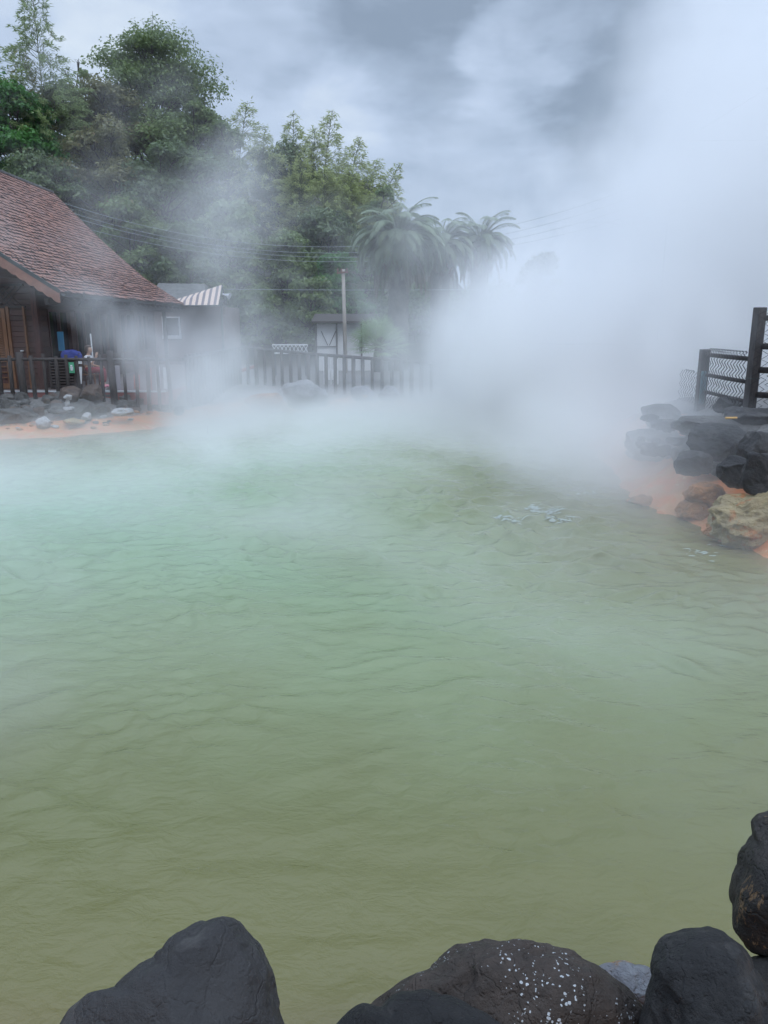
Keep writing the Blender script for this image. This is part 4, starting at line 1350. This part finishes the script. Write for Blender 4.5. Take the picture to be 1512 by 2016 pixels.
def tree(name, base, height, crown_w, label, leaf='leaf_mid', nleaf=15000, nblob=30, lsize=.23, group=None, seed=1, crown_base=.25, shape=1.0, sparse=1.0, wide_y=.85, bare=0):
    rng = np.random.RandomState(seed)
    b = Vector(base)
    t = empty(name, b, label, 'tree', group)
    H = height
    cb = H * crown_base
    # clump centres: irregular shells
    cs, rs_ = [], []
    for k in range(nblob):
        f = (k + .5) / nblob
        z = cb + (H - cb) * (.08 + .84 * f ** .9)
        prof_ = math.sin(math.pi * min(1, max(0, ((z - cb) / (H - cb)) ** (.75 * shape)))) ** .6
        rr = crown_w / 2 * prof_ * rng.uniform(.35, .92)
        a = k * 2.399 + rng.uniform(-.6, .6)
        cs.append((rr * math.cos(a), rr * math.sin(a) * wide_y, z + rng.uniform(-.05, .05) * H))
        rs_.append(crown_w * rng.uniform(.11, .20))
    cs = np.array(cs); rs_ = np.array(rs_)
    w = rs_ ** 2; w /= w.sum()
    idx = rng.choice(nblob, nleaf, p=w)
    d = rng.normal(size=(nleaf, 3)); d /= np.linalg.norm(d, axis=1)[:, None]
    d[:, 2] = np.where(d[:, 2] < -.25, -d[:, 2] * .5, d[:, 2])
    # sub clumps break each ball up
    lump = 1 + .42 * perlin(d * 2.3 + idx[:, None] * 7.1) + .25 * perlin(d * 5.5 + idx[:, None] * 3.3)
    rad = rs_[idx] * (rng.rand(nleaf) ** .33) * lump * 1.08
    cen = cs[idx] + d * rad[:, None] * np.array((1, 1, .78)) * 1.0
    if sparse < 1:
        gate = perlin(cen * .9 + seed) > (-.1 + .5 * (1 - sparse))
        cen, d, idx = cen[gate], d[gate], idx[gate]
    n = len(cen)
    nr = d * .8 + rng.normal(size=(n, 3)) * .55 + np.array((0, 0, .55))
    ln = lsize * rng.uniform(.65, 1.35, n)
    V, F = leaves(rng, cen, nr, ln, ln * rng.uniform(.42, .62, n))
    tone_ = np.clip(rng.rand(n) * .7 + .3 * rng.rand(nblob)[idx], 0, 1)
    mesh_np('crown', V, F, M[leaf], t, rnd=tone_)
    mb = MB()
    lean = rng.uniform(-.06, .06, 2) * H
    top = np.array((lean[0], lean[1], H * .8))
    tr = max(.09, H * .018)
    P = [np.array((0, 0, -.8)), np.array((lean[0] * .2, lean[1] * .2, H * .2)), np.array((lean[0] * .6, lean[1] * .6, H * .5)), top]
    mb.tube([tuple(q) for q in P], [tr * 1.25, tr, tr * .7, tr * .2], 8)
    for k in range(nblob):
        z = max(H * .12, cs[k][2] - crown_w * rng.uniform(.18, .34))
        f = min(1, z / (H * .8))
        st = np.array((lean[0] * f, lean[1] * f, min(z, H * .75)))
        mid = (st + cs[k]) / 2 + rng.normal(size=3) * crown_w * .02
        mb.tube([tuple(st), tuple(mid), tuple(cs[k])], [tr * .42 * (1.1 - .6 * f), tr * .28 * (1.1 - .6 * f), tr * .10], 5, cap=False)
        for _ in range(3 + bare):
            dv = rng.normal(size=3); dv[2] = abs(dv[2]) * .7; dv /= np.linalg.norm(dv)
            e2 = cs[k] + dv * rs_[k] * rng.uniform(.8, 1.25)
            mb.tube([tuple(mid * .4 + cs[k] * .6), tuple((cs[k] + e2) / 2 + rng.normal(size=3) * .05), tuple(e2)], [tr * .12, tr * .08, tr * .03], 4, cap=False)
    mb.build('trunk', M['trunk'], t)
    return t
def gz_(x_, y_):
    return float(ground_h(np.array([[x_, y_]]))[0])
def treepx(u, vtop, wpx, Y, label, **kw):
    q = at(u, vtop, Y)
    w = wpx / FPX * Y * 1.05
    z0 = gz_(q.x, Y)
    return tree('tree', (q.x, Y, z0), q.z - z0, w, label, **kw)
GT = 'broadleaf trees on the slope behind the pool'
treepx(15, 150, 190, 44, 'deep green dense tree above the chalet ridge, at the left edge', leaf='leaf_deep', nleaf=26000, seed=3, group=GT, lsize=.26, nblob=40)
treepx(300, 84, 285, 51, 'tallest round crowned tree of the slope', leaf='leaf_mid', nleaf=62000, seed=5, group=GT, nblob=56, lsize=.205, shape=.8)
treepx(205, 165, 170, 48, 'olive tree leaning left of the tallest round crown', leaf='leaf_olive', nleaf=18000, seed=7, group=GT, bare=3)
treepx(110, 150, 130, 47, 'mid green tree right of the tall bamboo stem', leaf='leaf_mid', nleaf=15000, seed=9, group=GT)
treepx(148, 105, 70, 50, 'thin pale tree with sky showing through, left of the tallest crown', leaf='leaf_light', nleaf=1500, nblob=14, seed=11, group=GT, sparse=.6, lsize=.3, crown_base=.45)
treepx(190, 225, 190, 44, 'twiggy brownish tree above the chalet roof slope', leaf='leaf_olive', nleaf=15000, seed=13, group=GT, bare=8, lsize=.22)
treepx(70, 300, 190, 42, 'shaded dark tree just over the chalet ridge', leaf='leaf_dark', nleaf=15000, seed=15, group=GT)
treepx(385, 200, 110, 49, 'right shoulder tree touching the tallest round crown', leaf='leaf_mid', nleaf=15000, seed=17, group=GT)
treepx(330, 290, 200, 44, 'dark bushy tree under the tallest round crown', leaf='leaf_dark', nleaf=20000, seed=19, group=GT)
treepx(255, 400, 170, 41, 'low olive tree crossed by the power lines', leaf='leaf_mid', nleaf=15000, seed=21, group=GT, crown_base=.1)
treepx(365, 430, 150, 41, 'low dark tree right of the chalet roof foot', leaf='leaf_dark', nleaf=15000, seed=23, group=GT, crown_base=.08)
treepx(455, 385, 150, 42, 'pale layered tree veiled by the left plume', leaf='leaf_light', nleaf=15000, seed=25, group=GT, crown_base=.1)
treepx(440, 230, 90, 49, 'leafy tree between the tallest crown and the bamboo', leaf='leaf_mid', nleaf=6500, seed=27, group=GT)
treepx(545, 280, 130, 50, 'round green tree among the bamboo tops', leaf='leaf_dark', nleaf=15000, seed=29, group=GT)
treepx(560, 470, 150, 43, 'dusky tree behind the left plume at its foot', leaf='leaf_mid', nleaf=15000, seed=31, group=GT, crown_base=.08)
treepx(640, 420, 150, 46, 'dark tree directly above the wooden pole', leaf='leaf_dark', nleaf=20000, seed=33, group=GT, crown_base=.08)
treepx(655, 500, 120, 43, 'darkest low tree left of the wooden pole', leaf='leaf_deep', nleaf=15000, seed=35, group=GT, crown_base=.05)
treepx(755, 365, 80, 46, 'small bright leaved tree sticking up behind the large date palm', leaf='leaf_mid', nleaf=3500, nblob=16, seed=37, group=GT, sparse=.8)
treepx(720, 470, 110, 45, 'shaded tree between the pole and the large date palm', leaf='leaf_dark', nleaf=7000, seed=39, group=GT, crown_base=.08)
treepx(500, 560, 120, 41, 'bush-like tree at the foot of the slope behind the shop', leaf='leaf_mid', nleaf=6000, seed=41, group=GT, crown_base=.05)
treepx(605, 545, 110, 40, 'bush-like tree behind the white hut', leaf='leaf_mid', nleaf=6500, seed=43, group=GT, crown_base=.05)
treepx(820, 560, 140, 44, 'dark tree filling the gap under the date palms', leaf='leaf_dark', nleaf=7000, seed=45, group=GT, crown_base=.05)
treepx(1062, 492, 90, 48, 'faint round tree lost in the steam right of the palms', leaf='leaf_dark', nleaf=7000, seed=47, group=GT, crown_base=.1)
treepx(960, 560, 150, 46, 'low tree hidden in steam below the right palm', leaf='leaf_dark', nleaf=7000, seed=49, group=GT, crown_base=.05)

def bamboo(base, height, label, leaf='leaf_bamboo', seed=1, lean=(0, 0), density=1.0, spread=.16, start=.35, ls=1.0):
    rng = np.random.RandomState(seed)
    t = empty('bamboo', base, label, 'bamboo', 'bamboo on the slope behind the pool')
    H = height
    fs = np.linspace(0, 1, 18)
    ax = np.array([(lean[0] * H * f ** 2.6, lean[1] * H * f ** 2.6, H * f * (1 - .05 * (lean[0] ** 2 + lean[1] ** 2) * f ** 3)) for f in fs])
    mb = MB().tube([tuple(q) for q in ax], [.055 * (1 - f) ** .7 + .008 for f in fs], 6)
    V, F, Rn = [], [], []
    nb = int(26 * density)
    twigs = MB()
    C_, T_, L_ = [], [], []
    for k in range(nb):
        f = start + (1 - start) * (k + rng.rand()) / nb
        o_ = np.array([np.interp(f, fs, ax[:, i]) for i in range(3)])
        env = spread * H * min(1.0, (1.0 - f) * 2.4 + .10) * 1.3
        for s_ in range(5):
            a = rng.rand() * 6.283
            ln = env * rng.uniform(.6, 1.15)
            dv = np.array((math.cos(a), math.sin(a), rng.uniform(.35, .85)))
            end = o_ + dv * ln - np.array((0, 0, ln * .45))
            mid = o_ + dv * ln * .55
            twigs.tube([tuple(o_), tuple(mid), tuple(end)], [.012, .009, .004], 4, cap=False)
            nl = max(3, int(ln * rng.uniform(11, 19) * density ** .4))
            for _ in range(nl):
                q = rng.uniform(.35, 1.0) ** .6
                pnt = (1 - q) ** 2 * o_ + 2 * q * (1 - q) * mid + q * q * end
                tv = dv * .8 + rng.normal(size=3) * .38 + np.array((0, 0, -.45 * q))
                C_.append(pnt + rng.normal(size=3) * .06 * ls); T_.append(tv); L_.append(rng.uniform(.15, .30) * ls)
    C_, T_, L_ = np.array(C_), np.array(T_), np.array(L_)
    T_ /= np.linalg.norm(T_, axis=1)[:, None]
    up = rng.normal(size=T_.shape) * .5 + np.array((0, 0, 1.0))
    B_ = np.cross(T_, up); B_ /= np.linalg.norm(B_, axis=1)[:, None] + 1e-9
    Vv = np.empty((len(C_), 4, 3))
    wl = (L_ * .13)[:, None]
    Vv[:, 0] = C_; Vv[:, 1] = C_ + T_ * L_[:, None] * .4 + B_ * wl; Vv[:, 2] = C_ + T_ * L_[:, None] - np.array((0, 0, .04)); Vv[:, 3] = C_ + T_ * L_[:, None] * .4 - B_ * wl
    mesh_np('crown', Vv.reshape(-1, 3), np.arange(len(C_) * 4).reshape(-1, 4), M[leaf], t, rnd=rng.rand(len(C_)))
    cu = mb.build('culm', M['culm'], t)
    twigs.build('sprays', M['culm'], cu)
    return t
def bampx(u, v, Y, label, **kw):
    q = at(u, v, Y)
    lean = kw.get('lean', (0, 0))
    # the tip leans away from the root
    H = q.z - gz_(q.x, Y)
    x0 = q.x - lean[0] * H
    z0 = gz_(x0, Y)
    return bamboo((x0, Y, z0), (q.z - z0), label, **kw)
bampx(62, -40, 45, 'lone tall feathery bamboo stem rising above the left trees', seed=2, spread=.11, start=.40, density=2.4, leaf='leaf_light')
bampx(38, 100, 45.5, 'short yellow green bamboo left of the lone tall stem', leaf='leaf_yellow', seed=4, spread=.11, start=.5, density=1.5)
bampx(488, 200, 50, 'bamboo with a drooping top beside the tallest round crown', seed=6, lean=(.10, 0), spread=.15, density=1.6)
bampx(578, 222, 51, 'upright pale bamboo top left of the pair in the middle', seed=8, lean=(.02, 0), spread=.13, density=1.6)
bampx(655, 218, 51, 'highest bamboo of the middle grove, bending right at its tip', seed=10, lean=(.08, 0), spread=.14, density=1.7)
bampx(620, 250, 50, 'bamboo standing between the two pale tops', seed=12, lean=(.03, 0), spread=.14, density=1.5)
bampx(712, 268, 50, 'bamboo arching right of the highest grove top', seed=14, lean=(.13, 0), spread=.14, density=1.6)
bampx(745, 315, 49, 'bamboo with a bushy head below the arching one', seed=16, lean=(.15, 0), spread=.15, density=1.7)
bampx(788, 325, 48.5, 'rightmost bamboo, its plume hanging out towards the palms', seed=18, lean=(.22, 0), spread=.15, density=1.8)
bampx(690, 330, 48, 'dense low bamboo in the heart of the grove', seed=20, lean=(.06, 0), spread=.18, density=2.0)
bampx(640, 330, 47.5, 'dense low bamboo left of the heart of the grove', seed=22, lean=(.02, 0), spread=.18, density=2.0)
bampx(590, 310, 48, 'bamboo filling the left of the grove above the veiled tree', seed=24, lean=(-.02, 0), spread=.17, density=1.8)
bampx(740, 380, 47, 'lowest bamboo of the grove just above the date palms', seed=26, lean=(.12, 0), spread=.18, density=1.8)
bampx(520, 250, 49, 'bamboo in front of the round tree among the tops', seed=28, lean=(.03, 0), spread=.16, density=1.6)

def frond_mesh(rng, o_, az, el0, length, droop, nl=34, lw=.035, ll=.55, dead=False):
    """one feather frond: arching midrib with paired leaflets"""
    dh = np.array((math.cos(az), math.sin(az), 0))
    n = 14
    pts = [np.array(o_, float)]
    el = el0
    for i in range(n):
        pts.append(pts[-1] + (dh * math.cos(el) + np.array((0, 0, math.sin(el)))) * length / n)
        el -= droop / n * (.5 + 1.1 * i / n)
        el = max(el, -1.50)
    pts = np.array(pts)
    side_ = np.cross(dh, (0, 0, 1))
    V, F = [], []
    fs = np.linspace(0, 1, n + 1)
    for k in range(nl):
        f = .12 + .88 * (k + .5) / nl
        c = np.array([np.interp(f, fs, pts[:, j]) for j in range(3)])
        c2 = np.array([np.interp(min(1, f + .03), fs, pts[:, j]) for j in range(3)])
        td = (c2 - c) / (np.linalg.norm(c2 - c) + 1e-9)
        if f > .97:
            td = (pts[-1] - pts[-2]) / np.linalg.norm(pts[-1] - pts[-2])
        L_ = ll * (math.sin(math.pi * min(1, f * .82 + .16)) ** .6) * rng.uniform(.85, 1.1)
        for s_ in (1, -1):
            dv = td * .65 + side_ * s_ * .72 + np.array((0, 0, -.22 + rng.uniform(-.1, .1)))
            dv /= np.linalg.norm(dv)
            tip = c + dv * L_ - np.array((0, 0, L_ * .22))
            mid = c + dv * L_ * .45
            wv = np.cross(dv, np.array((0, 0, 1.0)) + td * .4); wv /= np.linalg.norm(wv) + 1e-9
            b = len(V)
            V += [c, mid + wv * lw * .5, tip, mid - wv * lw * .5]
            F.append((b, b + 1, b + 2, b + 3))
    # midrib as a thin strip with two crossing faces
    for i in range(n):
        w = .028 * (1 - i / n) + .006
        b = len(V)
        V += [pts[i] + side_ * w, pts[i] - side_ * w, pts[i + 1] - side_ * w, pts[i + 1] + side_ * w]
        F.append((b, b + 1, b + 2, b + 3))
        b = len(V)
        V += [pts[i] + np.array((0, 0, w)), pts[i] - np.array((0, 0, w)), pts[i + 1] - np.array((0, 0, w)), pts[i + 1] + np.array((0, 0, w))]
        F.append((b, b + 1, b + 2, b + 3))
    return V, F
def date_palm(base, trunk_h, flen, label, seed, nf=74, ndead=16, tr=.42):
    rng = np.random.RandomState(seed)
    t = empty('date_palm', base, label, 'palm tree', 'date palms beside the grove')
    V, F, Rn = [], [], []
    for k in range(nf):
        f = (k + .5) / nf
        az = k * 2.399963 + rng.uniform(-.2, .2)
        el0 = R(84) * (1 - f ** .8) + R(-5) * f + rng.uniform(-.12, .12)
        v, q = frond_mesh(rng, (math.cos(az) * .12, math.sin(az) * .12, trunk_h + .25 * (1 - f)), az, el0, flen * rng.uniform(.82, 1.08), R(105 + 30 * f) * rng.uniform(.85, 1.12), nl=64, lw=.034, ll=flen * .21 * rng.uniform(.8, 1.15))
        b = len(V); V += v; F += [tuple(b + i for i in z) for z in q]
        Rn += [float(np.clip(rng.rand() * .5 + .45 * (1 - f), 0, .92))] * len(q)
    mesh_np('crown', V, F, M['leaf_palm'], t, rnd=Rn)
    V, F = [], []
    for k in range(ndead):
        az = k * 2.399963 + rng.uniform(-.3, .3)
        v, q = frond_mesh(rng, (math.cos(az) * .3, math.sin(az) * .3, trunk_h - .15), az, R(-38) + rng.uniform(-.2, .1), flen * rng.uniform(.75, 1.1), R(75), nl=34, lw=.04, ll=flen * .13)
        b = len(V); V += v; F += [tuple(b + i for i in z) for z in q]
    mesh_np('dead_fronds', V, F, M['leaf_dead'], t, rnd=rng.rand(len(F)))
    mb = MB()
    n = 22
    mb.tube([(0, 0, -.5 + (trunk_h + .5) * i / n) for i in range(n + 1)], [tr * (1.0 + (.10 if i % 2 else 0)) * (1.25 if i > n - 4 else 1) for i in range(n + 1)], 14)
    mb.build('trunk', M['palm_trunk'], t)
    # old leaf bases and fruit stalks under the crown
    mb = MB()
    for k in range(46):
        a = k * 2.39996; z = trunk_h - 1.1 + 1.1 * (k / 46)
        q = Vector((math.cos(a), math.sin(a), 0))
        mb.tube([q * tr * 1.1 + Vector((0, 0, z - .15)), q * (tr * 1.45) + Vector((0, 0, z + .18))], [.07, .03], 5)
    mb.build('leaf_bases', M['rust'], t)
    return t
q = at(785, 468, 34)
date_palm((q.x, 34, gz_(q.x, 34)), q.z - gz_(q.x, 34) - .2, 2.25, 'large date palm with drooping fronds beside the wooden pole', 3, nf=92, ndead=26)
q = at(868, 480, 36.5)
date_palm((q.x, 36.5, gz_(q.x, 36.5)), q.z - gz_(q.x, 36.5) - .2, 1.95, 'middle date palm half veiled by steam', 5, nf=58, ndead=10)
q = at(946, 478, 37.5)
date_palm((q.x, 37.5, gz_(q.x, 37.5)), q.z - gz_(q.x, 37.5) - .1, 1.95, 'palest date palm fading into the white plume', 7, nf=50, ndead=8)

def fan_palm(base, size, label, seed, nf=46):
    rng = np.random.RandomState(seed)
    t = empty('fan_palm', base, label, 'palm')
    V, F, Rn = [], [], []
    st = MB()
    for k in range(nf):
        f = (k + .5) / nf
        az = k * 2.399963 + rng.uniform(-.2, .2)
        el = R(80) * (1 - f) + R(-12) * f
        d_ = np.array((math.cos(az) * math.cos(el), math.sin(az) * math.cos(el), math.sin(el)))
        o_ = np.array((0, 0, .45))
        hub = o_ + d_ * size * rng.uniform(.50, .68)
        st.tube([tuple(o_), tuple(o_ * .5 + hub * .5 + np.array((0, 0, .05))), tuple(hub)], .012, 5, cap=False)
        s_ = np.cross(d_, (0, 0, 1.0)); s_ /= np.linalg.norm(s_) + 1e-9
        n_ = np.cross(s_, d_)
        rad = size * rng.uniform(.42, .56)
        tone_ = rng.rand()
        for j in range(20):
            a = R(-125) + R(250) * j / 19
            dv = d_ * math.cos(a) + s_ * math.sin(a) + n_ * (-.12 * abs(math.sin(a)))
            dv /= np.linalg.norm(dv)
            L_ = rad * (1 - .18 * abs(a) / 2.2) * rng.uniform(.9, 1.05)
            tip = hub + dv * L_ - np.array((0, 0, L_ * .14))
            mid = hub + dv * L_ * .55
            wv = np.cross(dv, n_); wv /= np.linalg.norm(wv) + 1e-9
            b = len(V)
            V += [hub, mid + wv * .018, tip, mid - wv * .018]
            F.append((b, b + 1, b + 2, b + 3)); Rn.append(np.clip(tone_ * .6 + rng.rand() * .4, 0, 1))
    mesh_np('crown', V, F, M['leaf_fan'], t, rnd=Rn)
    st.build('stalks', M['culm'], t)
    MB().tube([(0, 0, -.3), (0, 0, .2), (0, 0, .5)], [.16, .17, .12], 10).build('trunk', M['palm_trunk'], t)
q = at(745, 690, 26.2)
fan_palm((q.x, 26.2, q.z - .40), 1.12, 'low bright fan palm behind the end of the far fence', 4)

# ------------------------------------------------------------------ steam: one volume, its density made of rising plumes and low mist
def build_steam():
    vol = bpy.data.volumes.new('steam')
    vo = bpy.data.objects.new('steam', vol)
    C.objects.link(vo)
    tag(vo, 'white steam rising from the hot pool in plumes and low mist', 'steam', kind='stuff')
    mt = bpy.data.materials.new('steam'); mt.use_nodes = True
    mt.node_tree.nodes.clear()
    s = NT(mt.node_tree)
    pv = s.n('ShaderNodeVolumePrincipled'); mo_ = s.n('ShaderNodeOutputMaterial')
    s.t.links.new(pv.outputs[0], mo_.inputs['Volume'])
    pv.inputs['Color'].default_value = (.998, .999, 1.0, 1)
    pv.inputs['Density'].default_value = 1.0
    pv.inputs['Anisotropy'].default_value = .15
    ng = bpy.data.node_groups.new('steam', 'GeometryNodeTree')
    ng.interface.new_socket('Geometry', in_out='INPUT', socket_type='NodeSocketGeometry')
    ng.interface.new_socket('Geometry', in_out='OUTPUT', socket_type='NodeSocketGeometry')
    g = NT(ng)
    out = g.n('NodeGroupOutput')
    vc = g.n('GeometryNodeVolumeCube')
    sm = g.n('GeometryNodeSetMaterial'); sm.inputs['Material'].default_value = mt
    ng.links.new(vc.outputs[0], sm.inputs[0]); ng.links.new(sm.outputs[0], out.inputs[0])
    lo, hi, vx = (-11.5, 2.4, -.05), (17.0, 25.5, 12.4), .15
    vc.inputs['Min'].default_value = lo; vc.inputs['Max'].default_value = hi
    for ax_, a, b in zip('XYZ', lo, hi):
        vc.inputs['Resolution ' + ax_].default_value = int((b - a) / vx)
    pos = E(g, g.n('GeometryNodeInputPosition').outputs[0])
    px, py, pz = g.xyz(pos)
    rise = g.vmath('MULTIPLY', pos, (1, 1, .72))
    n1 = g.noise(rise, .28, 4, .55, .6)                     # big billows
    n2 = g.noise(g.vmath('ADD', rise, (7.7, 3.1, 1.9)), .85, 5, .6, .8)   # wisps
    flat = g.vmath('MULTIPLY', pos, (1, 1, 1.8))
    n3 = g.noise(g.vmath('ADD', flat, (1.7, 13.1, 4.9)), .42, 5, .58, .5)   # drifting mist
    nA = (n1 - .5) * 2.2 + (n2 - .5) * 1.45
    def column(cx, cy, r0, z0, z1, drift=(0, 0), grow=.0, ry=1.0, soft=1.0):
        """soft column about a leaning axis: 1 in the middle, 0 at the edge, negative outside"""
        h = pz - z0
        x_ = (px - cx - h * drift[0])
        y_ = (py - cy - h * drift[1]) / ry
        rr = h * grow + r0
        d_ = g.math('SQRT', x_ * x_ + y_ * y_) / rr
        top = g.mapr(pz, z1 * .55, z1, 1, 0)
        return (1.0 - d_) * soft + (top - 1.0) * 1.2
    def dens(env, amp, noise, w=1.0, cut=0.0):
        return g.math('MULTIPLY', g.math('ADD', env, noise * w - cut, clamp=True), amp)
    def blob(c, r, soft=1.0):
        d_ = g.vmath('LENGTH', g.vmath('DIVIDE', g.vmath('SUBTRACT', pos, c), r))
        return (1.0 - d_) * soft
    tot = None
    terms = []
    for t in STEAM(column, blob, dens, g, px, py, pz, n1, n2, n3, nA):
        tot = t if tot is None else tot + t
    # fades to nothing at the walls of its box
    for c, a, b in ((px, lo[0], hi[0]), (py, lo[1], hi[1])):
        tot = tot * g.mapr(c, a, a + 1.5) * g.mapr(c, b - 1.5, b, 1, 0)
    tot = tot * g.mapr(pz, hi[2] - 2.0, hi[2], 1, 0)
    tot = (tot - .004).max(0.0)
    g.set(vc.inputs['Density'], tot)
    md = vo.modifiers.new('steam', 'NODES'); md.node_group = ng
    return vo

def STEAM(column, blob, dens, g, px, py, pz, n1, n2, n3, nA):
    # the great plume on the right, leaning right as it climbs
    yield dens(column(4.9, 18.6, 3.2, 0, 15, (.55, 0), .25, 1.0, 1.5), .75, nA, .8) * g.mapr(pz, 3.5, 10.0, 1.0, .42)
    # its dense foot over the water
    yield dens(blob((4.4, 18.0, 1.5), (4.3, 4.5, 2.8), 1.4), .65, nA, .75)
    yield dens(blob((2.5, 19.0, 2.6), (2.8, 3.0, 3.6), 1.1), .22, nA, .9)
    # over the far fence
    yield dens(blob((-1.4, 21.5, 1.0), (3.6, 2.2, 1.7), 1.0), .24, n3 - .5, 1.6)
    yield dens(blob((9.0, 20.0, 2.0), (6.5, 5.0, 5.5), 1.3), .40, nA, .7)
    # low bank of mist over the far water
    yield dens(g.mapr(pz, .05, 1.25, 1, -.45) + g.mapr(py, 11.5, 17, -1.0, .0) + g.mapr(px, -6.0, -3.0, -.9, 0) + g.mapr(px, 4.0, 6.5, 0, -.9), .5, n3 - .5, 2.1, -.02)
    # left plume: dense foot, column, head drifting off
    yield dens(blob((-4.0, 17.6, .9), (1.7, 1.5, 1.7), 1.1), .75, nA, .9)
    yield dens(column(-3.9, 17.4, .95, 0, 8.5, (.10, 0), .16, 1.0, 1.0), .62, nA, 1.2) * g.mapr(pz, 1.5, 6.0, 1.0, .28)
    # steam in front of the shop and the end of the chalet
    yield dens(blob((-5.4, 19.3, 1.5), (2.7, 1.2, 1.8), 1.0), .80, nA, 1.1)
    yield dens(column(-4.8, 18.6, .5, 0, 4.6, (-.75, .0), .20, 1.0, .9), .34, nA, 1.2)
    # veil drifting in front of the trees
    yield dens(blob((-3.0, 19.5, 4.8), (4.8, 2.8, 4.8), .8), .085, nA, 1.7, .06)
    # left water mist
    yield dens(blob((-6.4, 11.0, .2), (6.0, 4.2, .60), 1.2), .42, n3 - .5, 1.7)
    # left bank mist
    yield dens(blob((-6.5, 18.2, .3), (3.6, 1.4, .8), 1.0), .05, n3 - .5, 1.8, .05)
    # right bank mist
    yield dens(blob((3.5, 11.9, .6), (2.2, 3.0, 1.4), 1.1), .60, n3 - .5, 1.4)
    yield dens(blob((5.7, 13.9, 1.5), (1.6, 2.2, 1.6), 1.1), .22, nA, 1.2)
    # thin mist everywhere over the water
    yield dens(g.mapr(pz, .05, 1.1, .8, -.3) + g.mapr(py, 2.5, 7.0, -.40, 0), .15, n3 - .5, 3.6)
build_steam()
